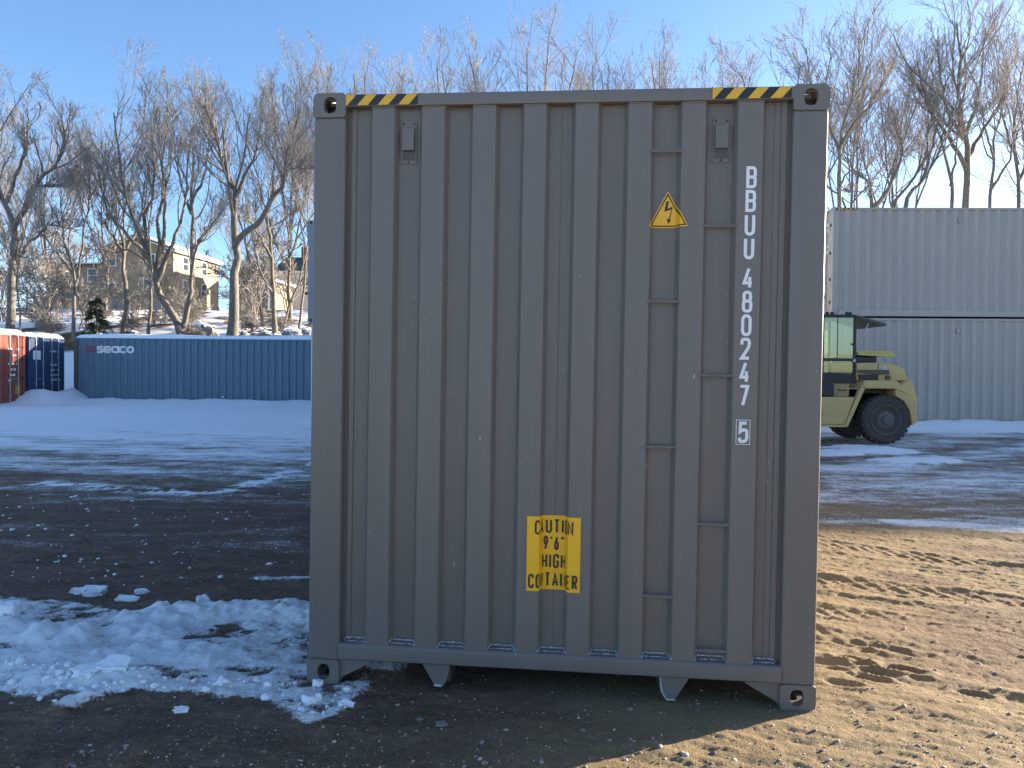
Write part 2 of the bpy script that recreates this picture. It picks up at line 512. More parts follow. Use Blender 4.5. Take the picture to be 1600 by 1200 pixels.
FW, FD, FH = 0.162, 0.178, 0.118
def fitting_mesh(mat):
    """corner casting of the left lower front corner: outer corner at 0,0,0, growing to +x +y +z"""
    b = MB(); T = 0.026
    plate_hole(b, lambda u, v, t: (FW / 2 + u, t, FH / 2 + v), FW, FH, 0.062, 0.078, 0.004, 0.0, T, (0, 0, 0.03, 0))
    plate_hole(b, lambda u, v, t: (0.0015 + t, T + (FD - T) / 2 + u, FH / 2 + v), FD - T, FH - 0.006, 0.075, 0.058, 0, 0.0, T)
    plate_hole(b, lambda u, v, t: (FW / 2 + 0.013 + u, T + (FD - T) / 2 + v, 0.0015 + t), FW - 0.03, FD - T - 0.002, 0.064, 0.1, 0, 0, T)
    b.box((0.028, T, FH - 0.02), (FW - 0.002, FD - 0.002, FH - 0.001))
    b.box((FW - 0.02, T, 0.028), (FW - 0.001, FD - 0.002, FH - 0.02))
    b.box((0.028, FD - 0.02, 0.028), (FW - 0.02, FD - 0.001, FH - 0.02))
    return b.mesh('corner_fitting', mat)

_shared = {}
def shared(key, fn):
    if key not in _shared: _shared[key] = fn()
    return _shared[key]

def container(name, loc, rot, L, H, mat, label, group=None, front='panel', back='panel', postmat=None, W=2.438, detail=False, mk=''):
    """shell in local axes: x across, y along (front end at 0), z up"""
    root = empty(name, loc, rot, label, 'container', group)
    pm = postmat or mat
    hw = W / 2
    me = shared(('fit', mat.name), lambda: fitting_mesh(mat))
    for sx in (1, -1):
        for sy in (1, -1):
            for sz in (1, -1):
                o = obj('corner_fitting', me, root)
                o.location = (-hw * sx, 0 if sy > 0 else L, 0 if sz > 0 else H)
                o.scale = (sx, sy, sz)
    for sx in (-1, 1):
        for yy in (0.006, L - 0.006):
            d = 0.15 if yy < 1 else -0.15
            b = MB(); x0, x1 = sx * (hw - 0.004), sx * (hw - 0.160)
            b.box((min(x0, x1), min(yy, yy + d), FH - 0.002), (max(x0, x1), max(yy, yy + d), H - FH + 0.002))
            b.build('corner_post', pm, root, bevel=0.012, seg=3, smooth=True)
    # side rails
    for sx in (-1, 1):
        b = MB(); x0, x1 = sx * (hw - 0.008), sx * (hw - 0.068)
        b.box((min(x0, x1), FD, H - 0.075), (max(x0, x1), L - FD, H - 0.014)); b.build('top_side_rail', mat, root, bevel=0.006)
        b = MB(); x0, x1 = sx * (hw - 0.010), sx * (hw - 0.058)
        b.box((min(x0, x1), FD, 0.03), (max(x0, x1), L - FD, 0.19)); b.build('bottom_side_rail', mat, root, bevel=0.006)
        # corrugated side: folds run along y
        pts = corrugation(L - 0.30, 0.278, 0.088, 0.052, 0.048, hw - 0.016 - 0.048, 0.1)
        vs = []; n = len(pts)
        for zz in (0.19, H - 0.075):
            for s, d in pts:
                out = 2 * (hw - 0.016) - 0.048 - d
                vs.append((sx * out, s + 0.15, zz))
        b = MB(); b.add(vs, [(i, i + 1, i + 1 + n, i + n) for i in range(n - 1)])
        b.build('side_wall', mat, root)
    b = MB()
    ny = int(L / 0.26)
    b.box((-hw + 0.068, 0.06, H - 0.045), (hw - 0.068, L - 0.06, H - 0.03))
    for k in range(2, ny - 2):
        b.box((-hw + 0.15, k * 0.26, H - 0.031), (hw - 0.15, k * 0.26 + 0.1, H - 0.012))
    b.build('roof', mat, root)
    b = MB(); b.box((-hw + 0.058, 0.09, 0.15), (hw - 0.058, L - 0.05, 0.178))
    b.build('floor', M['oldsteel'], root)
    nb = int(L / 0.6)
    for k in range(1, nb):
        b = MB(); y = k * L / nb; b.box((-hw + 0.058, y - 0.03, 0.032), (hw - 0.058, y + 0.03, 0.149)); b.build('cross_member', M['oldsteel'], root)
    ends = [('front', front, 0, 1), ('back', back, L, -1)]
    for which, kind, y0, sg in ends:
        if kind == 'none': continue
        Y = lambda d: y0 + sg * d
        def bx(b, x0, x1, d0, d1, z0, z1): b.box((x0, min(Y(d0), Y(d1)), z0), (x1, max(Y(d0), Y(d1)), z1))
        b = MB(); bx(b, -hw + FW, hw - FW, 0.0, 0.06, H - 0.066, H - 0.009); b.build('top_rail', mat, root, bevel=0.004)
        b = MB(); bx(b, -hw + 0.160, hw - 0.160, 0.0, 0.07, 0.128, 0.200); b.build('bottom_rail', mat, root, bevel=0.004)
        if kind == 'panel':
            pts = corrugation(2.116, 0.248, 0.11, 0.018, 0.038, 0.012, 0.02)
            b = MB(); vs, fs = fold_sheet([(x - 1.058, Y(y)) for x, y in pts], 0.19, H - 0.06); b.add(vs, fs); b.build('end_wall', mat, root)
        elif kind == 'doors':
            for sx in (-1, 1):
                x0, x1 = (-hw + 0.165, -0.008) if sx < 0 else (0.008, hw - 0.165)
                b = MB(); bx(b, x0, x1, 0.030, 0.07, 0.205, H - 0.07)
                nz = 5
                for k in range(nz):
                    za = 0.30 + k * (H - 0.45) / nz
                    bx(b, x0 + 0.05, x1 - 0.05, 0.018, 0.031, za, za + (H - 0.45) / nz * 0.55)
                door = b.build('door', mat, root, bevel=0.006)
                for k, fx in enumerate((0.27, 0.72)):
                    x = x0 + (x1 - x0) * fx
                    b = MB(); b.tube([(x, Y(-0.005), 0.10), (x, Y(-0.005), H - 0.03)], 0.018, 8)
                    rod = b.build('lock_rod', M['galv'], root, smooth=True)
                    for z in (0.16, 0.8, 1.6, H - 0.05):
                        MB().cbox((x, Y(0.004), z), (0.075, 0.03, 0.07)).build('rod_bracket', M['galv'], rod)
                    b = MB(); b.tube([(x, Y(-0.025), 0.98), (x + (0.34 if fx < .5 else -0.34), Y(-0.02), 0.97)], 0.012, 6); b.build('handle', M['galv'], rod)
                for z in (0.4, 1.0, 1.7, H - 0.45):
                    xe = x0 if sx < 0 else x1
                    b = MB(); b.cbox((xe, Y(0.016), z), (0.11, 0.035, 0.08)); b.build('hinge', M['dark'], root)
    return root

# ------------------------------------------------------------------ the dark grey container in the foreground
MAIN_L, MAIN_H = 12.192, 2.896
def main_container():
    g = M['grey']
    root = container('shipping_container', (0.2087, 3.6537, -0.0011), (R(-0.041), R(0.450), R(-5.614)), MAIN_L, MAIN_H, g,
                     'tall dark grey shipping container in the foreground with white number and yellow stickers', None, front='none')
    H = MAIN_H
    RID = [(-0.926, -0.816), (-0.680, -0.570), (-0.432, -0.322), (-0.186, -0.080), (0.059, 0.166), (0.308, 0.416), (0.556, 0.664), (0.812, 0.926)]
    YO, YI, SL = 0.010, 0.054, 0.017
    pts = [(-1.062, 0.056), (-1.040, 0.056), (-1.036, 0.044), (-1.014, 0.044), (-1.010, YI)]
    for a, b in RID:
        pts += [(a - SL, YI), (a, YO), (b, YO), (b + SL, YI)]
    pts += [(1.012, YI), (1.016, 0.044), (1.040, 0.044), (1.044, 0.056), (1.062, 0.056)]
    prof = profile(pts); cuts = [p[0] for p in pts]
    # folded sheet with slightly rounded bends and a little sheet-metal unevenness
    xs = []
    for i, (x, y) in enumerate(pts):
        if 0 < i < len(pts) - 1 and 4 < i < len(pts) - 5:
            xs += [x - 0.0025, x, x + 0.0025]
        else: xs.append(x)
    xs = sorted(xs)
    zs = list(np.linspace(0.19, H - 0.058, 60))
    def ysm(x): return (prof(x - 0.0025) + 2 * prof(x) + prof(x + 0.0025)) / 4
    vs = []; nx = len(xs)
    for z in zs:
        for x in xs:
            w = 0.0016 * (float(fbm(np.array(x * 2.1), np.array(z * 1.7), 5, 3)) - 0.5) * min(1, (z - .19) * 4) * min(1, (H - .058 - z) * 4)
            vs.append((x, ysm(x) + w * 2, z))
    fs = [(j * nx + i, j * nx + i + 1, (j + 1) * nx + i + 1, (j + 1) * nx + i) for j in range(len(zs) - 1) for i in range(nx - 1)]
    wall = MB().add(vs, fs).build('end_wall', g, root, smooth='all')
    wall.data.set_sharp_from_angle(angle=R(25))
    # vertical weld seams between the sheets
    for x in (-0.006, 0.985):
        for z0, z1 in (((0.21, 0.495), (0.875, H - 0.07)) if x < 0.5 else ((0.21, H - 0.07),)):
            b = MB(); b.tube([(x, YI - 0.0005, z0), (x, YI - 0.0005, z1)], 0.0028, 5); b.build('weld_seam', g, wall)
    # front rails
    b = MB(); b.box((-1.0585, -0.001, H - 0.066), (1.0585, 0.060, H - 0.0085)); b.build('top_rail', g, root, bevel=0.004, seg=2, smooth=True)
    b = MB(); b.prism([(-0.002, 0.128), (-0.002, 0.192), (0.008, 0.202), (0.075, 0.206), (0.075, 0.120), (0.008, 0.120)], 0, -1.062, 1.062)
    b.build('bottom_rail', g, root, bevel=0.003, seg=2, smooth=True)
    # weld bead under the top rail, and pale sealant round the foot of each recess
    rng = random.Random(4)
    b = MB(); P = []
    for k in range(140):
        x = -1.05 + 2.10 * k / 139
        P.append((x, prof(x) - 0.003, H - 0.070 + rng.uniform(-0.002, 0.002)))
    b.tube(P, [0.0035 + rng.uniform(-.001, .001) for _ in P], 5); b.build('weld_bead', g, wall)
    edges = [-1.036] + [e for a, bb in RID for e in (a, bb)] + [1.036]
    for k in range(0, len(edges), 2):
        x0, x1 = edges[k], edges[k + 1]
        if k == 0: x0 = -1.045
        if k == len(edges) - 2: x1 = 1.045
        for dz, dy, rad in ((0.222, -0.004, 0.0034), (0.205, -0.009, 0.0028)):
            P = []
            for q in range(21):
                x = x0 - 0.0 + (x1 - x0) * q / 20
                P.append((x, min(prof(x), 0.047) + dy, dz - (0.014 if q in (0, 20) else 0.007 if q in (1, 19) else 0) + rng.uniform(-0.0012, 0.0012)))
            MB().tube(P, [rad * rng.uniform(0.6, 1.3) for _ in P], 5).build('sealant_bead', M['seal'], root)
    # ladder rungs across two of the recesses
    for x0, x1, zz in ((0.405, 0.567, (2.600, 1.896, 1.211, 0.502)), (0.653, 0.822, (2.250, 1.552, 0.853, 0.256))):
        for z in zz:
            MB().tube([(x0, 0.016, z), (x0 + 0.012, 0.011, z), (x1 - 0.012, 0.011, z), (x1, 0.016, z)], 0.0075, 8).build('ladder_rung', g, root, smooth=True)
    # ventilators
    for cx, zt in ((-0.752, 2.768), (0.742, 2.762)):
        v = MB().box((cx - 0.040, YI - 0.006, zt - 0.208), (cx + 0.040, YI + 0.001, zt)).build('ventilator', g, root, bevel=0.004, seg=2)
        b = MB(); b.prism([(YI - 0.006, zt - 0.030), (YI - 0.026, zt - 0.036), (YI - 0.030, zt - 0.146), (YI - 0.006, zt - 0.146)], 0, cx - 0.030, cx + 0.030)
        b.build('hood', g, v, bevel=0.004, seg=2)
        MB().box((cx - 0.030, YI - 0.010, zt - 0.188), (cx + 0.030, YI - 0.0055, zt - 0.148)).build('grille', M['ventgrill'], v)
        for bx_, bz in ((-0.026, -0.014), (0.026, -0.014), (0.0, -0.198)):
            MB().lathe([(0, 0.0045), (-0.004, 0.004), (-0.005, 0.001)], (cx + bx_, YI - 0.006, zt + bz), 1, 8).build('bolt', M['dark'], v)
    # corner gussets and the two tapered tunnel plates hanging under the rail
    for sx in (-1, 1):
        b = MB(); b.prism([(sx * 1.066, 0.127), (sx * 0.893, 0.127), (sx * 0.900, 0.110), (sx * 1.062, 0.020), (sx * 1.066, 0.020)], 1, 0.020, 0.032)
        b.build('gusset', g, root)
        o = [(0.650, 0.128), (0.580, 0.014), (0.538, 0.010), (0.520, 0.040), (0.510, 0.075), (0.507, 0.128)]
        b = MB(); b.prism([(sx * x, z) for x, z in o], 1, 0.018, 0.040)
        br = b.build('tunnel_plate', g, root, bevel=0.002)
        e = [(0.5385, 0.010), (0.520, 0.040), (0.510, 0.075), (0.507, 0.120)]
        if sx > 0:
            MB().tube([(sx * x, 0.017, z) for x, z in [(0.578, 0.012)] + e], 0.0035, 6).build('weld_bead', M['bareweld'], br)
        else:
            MB().box((-0.582, 0.016, 0.010), (-0.545, 0.019, 0.021)).build('worn_tip', M['bareweld'], br)
        b = MB(); b.box((sx * 0.513 - 0.006, 0.042, 0.03), (sx * 0.513 + 0.006, 3.4, 0.148)); b.build('tunnel_side', M['oldsteel'], root)
    # hazard tape
    for x0, x1 in ((-1.054, -0.700), (0.690, 1.047)):
        z0, z1 = 2.8335, 2.8835
        tp = MB().add([(x0, -0.0025, z0), (x1, -0.0025, z0), (x1, -0.0025, z1), (x0, -0.0025, z1)], [(0, 1, 2, 3)]).build('hazard_tape', M['black'], root)
        p = (x1 - x0) * 0.2863; w = (x1 - x0) * 0.148; sl = 0.0435
        for k in range(4):
            xb = x0 - w + 0.007 + k * p
            q = [(xb, z0), (xb + w, z0), (xb + w + sl, z1), (xb + sl, z1)]
            if k == 0: q = [(x0, z0), (xb + w, z0), (xb + w + sl, z1), (x0, z1)]
            MB().add([(a, -0.0040, c) for a, c in q], [(0, 1, 2, 3)]).build('stripe', M['tapeyellow'], tp)
    # caution sticker laid over the folds
    arc = []; acc = 0.0
    for i, (px_, py_) in enumerate(pts):
        if i: acc += math.hypot(px_ - pts[i - 1][0], py_ - pts[i - 1][1])
        arc.append((px_, py_, acc))
    to_s = lambda x: float(np.interp(x, [a_[0] for a_ in arc], [a_[2] for a_ in arc]))
    def rect(x0, x1, z0, z1, n=24):
        return [([(x0, z0), (x1, z0), (x1, z1), (x0, z1)], [(0, 1, 2, 3)])]
    X0, X1, Z0, Z1 = -0.138, 0.119, 0.503, 0.863
    st = conform('caution_sticker', rect(X0, X1, Z0, Z1), prof, cuts, 0.0048, M['yellow'], root, 'yellow CAUTION 9 foot 6 inch HIGH CONTAINER sticker')
    sw, sh = X1 - X0, Z1 - Z0
    for txt, u0, u1, v0, v1 in (('CAUTION', .145, .865, .050, .240), ("9'6\"", .305, .690, .277, .468), ('HIGH', .285, .715, .520, .712), ('CONTAINER', .035, .955, .770, .960)):
        conform('lettering', text2d(txt, to_s(X0 + u0 * sw), Z1 - v1 * sh, (v1 - v0) * sh, to_s(X0 + u1 * sw) - to_s(X0 + u0 * sw), 0.0094, xs=None), prof, cuts, 0.0064, M['black'], st, arc=arc)
    # high voltage triangle
    tx, zt, zb, hwid = 0.501, 2.424, 2.247, 0.092
    def tri(s, cz=0.333):
        c = zb + (zt - zb) * cz
        return [(tx - hwid * s, c + (zb - c) * s), (tx + hwid * s, c + (zb - c) * s), (tx, c + (zt - c) * s)]
    ts = conform('warning_sticker', [(_round([p + (0.012,) for p in tri(1)], True), [tuple(range(18))])], prof, cuts, 0.0048, M['yellow'], root, 'yellow triangular high voltage warning sticker')
    a, c = tri(0.90), tri(0.80)
    conform('border', [(a + c, [(0, 1, 4, 3), (1, 2, 5, 4), (2, 0, 3, 5)])], prof, cuts, 0.0064, M['black'], ts)
    bolt = [([(0.494, 2.372), (0.506, 2.374), (0.499, 2.336), (0.490, 2.334), (0.485, 2.324)], [(0, 4, 3, 2, 1)]),
            ([(0.485, 2.324), (0.490, 2.334), (0.524, 2.348), (0.519, 2.336)], [(0, 3, 2, 1)]),
            ([(0.519, 2.336), (0.524, 2.348), (0.511, 2.286), (0.506, 2.288)], [(0, 3, 2, 1)]),
            ([(0.497, 2.290), (0.517, 2.286), (0.505, 2.266)], [(0, 2, 1)])]
    conform('lightning_bolt', bolt, prof, cuts, 0.0064, M['black'], ts)
    # container number, one character under the other
    num = empty('container_number', (0, 0, 0)); num.parent = root; num['label'] = 'white container number BBUU 480247 5'
    z = 2.525
    for i, chn in enumerate('BBUU480247'):
        if i == 4: z -= 0.028
        xl = 0.853 - 0.014 * (2.525 - z) / 1.1
        conform('character', text2d(chn, xl, z - 0.102, 0.102, 0.048, 0.0145, xs=0.76), prof, cuts, 0.0015, M['whiteprint'], num)
        z -= 0.1095
    xl = 0.8375
    conform('character', text2d('5', xl + 0.004, 1.240, 0.100, 0.048, 0.0145, xs=0.76), prof, cuts, 0.0015, M['whiteprint'], num)
    conform('check_digit_box', [stroke_poly([(xl - 0.005, 1.2335), (xl + 0.0575, 1.2335), (xl + 0.0575, 1.347), (xl - 0.005, 1.347)], True, 0.0028)], prof, cuts, 0.0015, M['whiteprint'], num)
    return root
main_container()
# ------------------------------------------------------------------ the ground: one sheet from the yard to the wooded bank
def graded(a, b, step, grow, lim):
    out = [a]; s = step
    while out[-1] < b:
        out.append(out[-1] + s); s = min(s * grow, lim)
    return out
C5, S5 = math.cos(R(-5.614)), math.sin(R(-5.614))
def to_main(X, Y):
    dx, dy = X - 0.2087, Y - 3.6537
    return dx * C5 + dy * S5, -dx * S5 + dy * C5

def hill(X, Y):
    k = np.interp(Y + 1.2 * (fbm(X * .08, Y * .05, 31, 2) - .5), [33.2, 34.8, 37.6, 40.5, 50, 60, 70, 90, 150], [0, .5, 2.5, 3.2, 4.5, 5.6, 6.6, 7.0, 7.6])
    k = k * sstep(-90, -60, X) 
    b = sstep(34.5, 38.5, Y)
    return k + b * ((fbm(X * .35, Y * .35, 41, 3) - .5) * 0.7 + (fbm(X * 1.3, Y * 1.3, 47, 3) - .5) * 0.22)

def base_level(X, Y):
    return 0.10 * sstep(5, 17, Y) + 0.04 * sstep(8, 17, X) * sstep(14, 20, Y) + hill(X, Y)

RUT = np.array([0.88, -0.47]); RUT /= np.hypot(*RUT)
def P2(*pp): return [tuple(gp(*p)) for p in pp]
BAND = P2((-260, 905), (0, 925), (120, 934), (175, 947), (245, 958), (330, 944), (420, 938), (500, 940), (560, 945), (640, 1010), (640, 1048), (612, 1062), (585, 1085),
          (560, 1098), (520, 1122), (475, 1140), (440, 1118), (400, 1098), (330, 1100), (262, 1088), (205, 1090), (160, 1100), (88, 1122), (60, 1106), (0, 1082), (-260, 1050))
RIDGES = [  # (polyline, height, half width)
    (P2((225, 972), (300, 966), (380, 962), (450, 962), (520, 968)), 0.085, 0.17),
    (P2((-160, 985), (0, 992), (40, 998), (110, 1003)), 0.10, 0.16),
    (P2((195, 990), (255, 1000)), 0.05, 0.12),
    (P2((20, 1035), (120, 1040), (260, 1020), (330, 1032)), 0.035, 0.16),
    (P2((70, 1060), (130, 1062), (195, 1072)), 0.055, 0.13),
    (P2((90, 1108), (160, 1090)), 0.03, 0.05)]
ARC = P2((60, 760), (205, 770), (290, 774), (360, 770), (430, 752), (500, 728), (560, 705))
BRIGHT = P2((330, 905), (400, 896), (470, 893), (530, 900), (520, 915), (430, 912), (360, 915))

def ground_fields(X, Y):
    z = base_level(X, Y)
    yard = 1 - sstep(30, 34, Y)
    mx, my = to_main(X, Y)
    near_c = sstep(-0.35, 0.1, np.minimum(np.minimum(1.22 - np.abs(mx), my + 0.02), 12.2 - my))
    # ---- where the loose tan sand lies
    sand = sstep(-0.9, 1.0, X - 0.10 * (Y - 3) + 1.2 * (fbm(X * .5, Y * .5, 3) - .5))
    sand = np.maximum(sand, 1 - sstep(-1.5, 1.2, Y + .3 * X)) * (1 - 0.55 * sstep(8, 12, Y))  # sand behind the camera is unseen, added to bounce warm light forward
    wet = 0.85 * sstep(.46, .60, fbm(X * .55 + 3, Y * 1.3, 77, 4)) * sstep(1.5, 3.0, X)
    wet = np.maximum(wet, sstep(0.35, -0.05, seg_dist(X, Y, P2((1500, 965), (1620, 1000)))) * .9)
    wet = np.maximum(wet, sstep(0.22, 0.0, seg_dist(X, Y, P2((1380, 902), (1450, 912)))) * .8)
    sand = sand * (1 - wet)
    # ---- relief of the sand
    u = X * RUT[0] + Y * RUT[1]; v = -X * RUT[1] + Y * RUT[0]
    rough = (fbm(X * 1.1, Y * 1.1, 11, 3) - .5) * 0.03
    rough += (fbm(u * 1.6, v * 7.0, 12, 4) - .5) * 0.018 * (0.35 + sand)
    rough += (fbm(X * 19, Y * 19, 13, 3, .8) - .5) * 0.0085 * (0.9 + .3 * sand)
    rough += ((fbm(X * 40, Y * 40, 15, 2) - .5) * 0.008 + (fbm(X * 7, Y * 12, 16, 3) - .5) * 0.022) * (1 - sand)
    rough += (fbm(u * 9, v * 40, 14, 3, .7) - .5) * 0.013 * sand
    # tyre tracks pressed into the sand
    for off, wd, dep, sd in ((5.35, 0.20, 0.011, 0), (5.95, 0.20, 0.010, 1), (4.55, 0.22, 0.008, 2), (7.3, .22, .010, 3)):
        d = v - off - 0.22 * np.sin(u * 0.55 + sd)
        body = np.exp(-(d / wd) ** 4)
        lug = 0.5 + 0.5 * np.sign(np.sin((u * 1.0 + np.abs(d) * 0.9) * 2 * math.pi / 0.13 + 1.2 * fbm(u * 2, v * 2, 66, 2)) + .2)
        rough += sand * (-dep * body * (0.45 + 0.55 * lug) + 0.012 * np.exp(-((np.abs(d) - wd * 1.15) / 0.05) ** 2) * (0.5 + fbm(u * 3, v * 3, 60 + sd, 2)))
    # kicked-up holes near the right lower corner
    for px, py, rr, dp in ((1332, 1030, .075, .05), (1352, 1040, .06, .035), (1385, 1045, .07, .045), (1408, 1046, .10, .05), (1375, 1052, .07, .04), (1360, 1060, .08, .03),
                           (1305, 1045, .05, .03), (1315, 1068, .07, .03), (1522, 1083, .06, .03), (1420, 1020, .11, .022), (1380, 1010, .09, .02), (1345, 1006, .07, .018)):
        cx, cy = gp(px, py); du = (X - cx) * RUT[0] + (Y - cy) * RUT[1]; dv = -(X - cx) * RUT[1] + (Y - cy) * RUT[0]
        q = np.hypot(du / (rr * 1.15), dv / (rr * .5))
        rough += -dp * .75 * np.exp(-q ** 2 * 1.4) + dp * .22 * np.exp(-((q - 1.35) / .4) ** 2)
    # tread lumps at the very front left
    for k in range(7):
        cx, cy = gp(-40 + 42 * k, 1184 + 3 * (k % 2)); q = np.hypot((X - cx) / .055, (Y - cy) / .10)
        rough += .028 * np.exp(-q ** 2)
    rough = rough * (1 - 0.75 * near_c) * (0.75 + 0.25 * sstep(-2, 1, X)) * yard
    z = z + rough - 0.012 * near_c
    # ---- snow in the yard
    n_big = fbm(X * 0.9, Y * 2.2, 21, 4); n_mid = fbm(X * 3.1, Y * 6.5, 22, 4); n_fine = fbm(X * 13, Y * 13, 23, 3, .6)
    sd = poly_sdf(X, Y, BAND) + 0.12 * (n_mid - .5) + .05 * (n_fine - .5)
    band = sstep(-0.02, 0.10, sd)
    uu = X * .84 + Y * .54; vv = -X * .54 + Y * .84
    cover = 0.70 + 1.2 * (n_mid - .5) + 1.0 * (n_fine - .5) + 0.9 * (fbm(uu * 3, vv * 14, 28, 3) - .5)
    ridge = np.zeros_like(X); rmask = np.zeros_like(X)
    lump = 0.6 + .7 * np.abs(fbm(X * 7.5, Y * 7.5, 25, 3) - .5) * 2 + .25 * (n_fine - .5)
    for pl, hh, ww in RIDGES:
        d = seg_dist(X, Y, pl) * (0.8 + 0.5 * n_mid)
        g = np.exp(-(d / ww) ** 2.2)
        ridge = np.maximum(ridge, hh * g * lump); rmask = np.maximum(rmask, sstep(.18, .5, g))
    s_near = np.maximum(band * np.clip(cover + .6 * rmask, 0, 1), rmask * band)
    z = z + ridge * (sd > -0.2) * (1 - .6 * near_c) + s_near * (0.012 + 0.03 * (n_fine - .4) + .03 * (fbm(X * 26, Y * 26, 24, 2) - .5))
    # dirty snow pushed under the left front corner
    cx, cy = gp(590, 1048)
    q = np.hypot((X - cx - .03) / .20, (Y - cy - .10) / .26)
    heap = np.exp(-q ** 2 * 1.6); z = z + 0.12 * heap * (0.55 + 0.9 * fbm(X * 12, Y * 12, 29, 3))
    s_near = np.maximum(s_near, sstep(.2, .5, heap + .35 * (n_fine - .5)) * .62)
    # farther: worn, streaky snow
    sx = fbm(X * .30 + .25 * Y, Y * 1.9, 51, 5, .6); sfine = fbm(X * 1.2, Y * 5.5, 52, 4, .6)
    curve = 0.5 + 0.5 * np.sin((np.hypot(X + 2, Y - 30) * 1.35 + 1.4 * n_big) * 2.4)
    left = 1 - sstep(-1, 3, X)
    dens_l = np.interp(Y, [5, 7.5, 8.8, 9.8, 11.5, 13, 15, 17, 20, 24, 30], [.06, .20, .26, .34, .42, .52, .62, .74, .88, .95, 1])
    dens_r = np.interp(Y, [4, 7.6, 7.9, 8.4, 9.5, 11, 13.5, 16, 18.3, 19.2, 22], [0, 0, .42, .36, .44, .48, .46, .48, .46, .95, 1])
    dens = dens_l * left + dens_r * (1 - left)
    val = 0.20 * sx + 0.42 * sfine + 0.12 * curve + .26 * fbm(X * 4.5, Y * 13, 57, 3, .7)
    far = np.clip(dens * 1.05 + (val - .5) * 1.1, 0, 1) * sstep(.01, .10, dens)
    far = np.maximum(far, sstep(.85, 1.0, dens))
    d = seg_dist(X, Y, ARC); far = np.maximum(far, np.exp(-(d / .30) ** 2) * np.clip(.45 + 2.2 * (n_mid - .5) + 1.6 * (n_fine - .5), 0, .9) * left)
    pb = sstep(-.05, .25, poly_sdf(X, Y, BRIGHT)); far = np.maximum(far, pb * np.clip(3.2 * (n_mid - .42), 0, .9))
    # thin lit snow along the edge of the shadow on the right
    d = seg_dist(X, Y, P2((1400, 818), (1500, 824), (1640, 832))); far = np.maximum(far, np.exp(-(d / .26) ** 2) * .85 * (.4 + sfine))
    # drier ice heaps in front of the truck
    for px, py, ww in ((1335, 704, .9), (1375, 709, .8), (1430, 722, .9), (1300, 712, .6)):
        cx, cy = gp(px, py, .08); q = np.hypot((X - cx) / ww, (Y - cy) / .42); h = np.exp(-q ** 2)
        far = np.maximum(far, sstep(.25, .6, h + .3 * (n_mid - .5))); z = z + .07 * h * (.4 + n_mid)
    back = (1 - sstep(-4, -1.5, Y)) * np.clip((fbm(X * .25, Y * .25, 91, 4) - .22) * 6, 0, 1)  # unseen snow behind the camera, added to bounce sunlight onto the shaded faces
    far = np.maximum(far * yard, back)
    z = z + far * 0.018
    # ploughed banks along the rows of containers
    for pl, hh, ww in (([(-28, 26.2), (-19.3, 27.5), (-17.9, 29.6), (-17.0, 30.0), (-10, 29.7), (-5.4, 29.9), (-4, 29)], .20, .9), ([(7.6, 20.2), (9, 19.75), (14, 19.6), (34, 19.0)], .22, .55)):
        d = seg_dist(X, Y, pl); g = np.exp(-(d / ww) ** 2)
        z = z + hh * g * (.5 + 1.0 * fbm(X * 1.6, Y * 1.6, 71, 3)); far = np.maximum(far, sstep(.2, .5, g))
    for cx, cy, hh, ww in ((-17.75, 29.0, .50, .55), (-17.35, 30.0, .55, .35)):
        q = np.hypot(X - cx, Y - cy) / ww; z = z + hh * np.exp(-q ** 2); far = np.maximum(far, sstep(.15, .5, np.exp(-q ** 2)))
    # wooded bank: snow with leaf litter showing
    hs = sstep(30.5, 33, Y) * np.clip(1.0 - sstep(.53, .60, fbm(X * .42, Y * .42, 81, 5, .62)) * .9, 0, 1)
    snow = np.maximum(np.maximum(s_near * yard, far), hs)
    dirty = np.clip(1.35 - (Y - 3) / 5, 0, 1) * (1 - .75 * rmask)
    return z, snow, sand, dirty

xs_l = graded(-.6, 4.6, .021, 1.0, .021); xs_r = graded(.613, 4.9, .013, 1.0, .013)
xs_ol = graded(xs_l[-1] + .022, 130, .024, 1.035, 3.5); xs_or = graded(xs_r[-1] + .014, 130, .016, 1.038, 3.5)
xs = np.array([-x for x in reversed(xs_ol)] + [-x for x in reversed(xs_l)] + xs_r + xs_or)
ys = np.array(list(np.linspace(-40, 1.0, 40)) + graded(1.6, 6.6, .0135, 1.0, .0135)[1:] + graded(6.615, 150, .014, 1.0165, 1.6))
GX, GY = np.meshgrid(xs, ys)
GZ, GS, GA, GD = ground_fields(GX, GY)
nx, ny = len(xs), len(ys)
ii = np.arange(nx * ny).reshape(ny, nx)
GF = np.stack([ii[:-1, :-1], ii[:-1, 1:], ii[1:, 1:], ii[1:, :-1]], -1).reshape(-1, 4)

t = NT('sandy_yard_with_snow')
v = t.coord()
def attr(name):
    a = t.n('Attribute', attribute_name=name); return a.outputs['Fac']
sn, sa, di = attr('snow'), attr('sand'), attr('dirty')
n1 = t.ramp(t.noise(t.coord((.8, 2.6, 1)), 2.2, 9, .72), [(.34, 0.), (.66, 1.)]); n2 = t.noise(v, 52, 5, .65); n3 = t.noise(v, 190, 3, .6); n4 = t.noise(t.coord((2.2, 9, 1)), 1.6, 6, .72)
asph = t.mix(n1, (0.092, 0.052, 0.032), (0.250, 0.155, 0.098))
asph = t.mix(t.math('MULTIPLY', t.ramp(t.noise(t.coord((1, 1.7, 1)), 13, 4, .7), [(.40, 1.), (.62, 0.)]), .6), asph, (0.045, 0.028, 0.019))
asph = t.mix(t.math('MULTIPLY', t.ramp(n3, [(.54, 0.), (.68, 1.)]), .55), asph, (0.42, 0.32, 0.245))
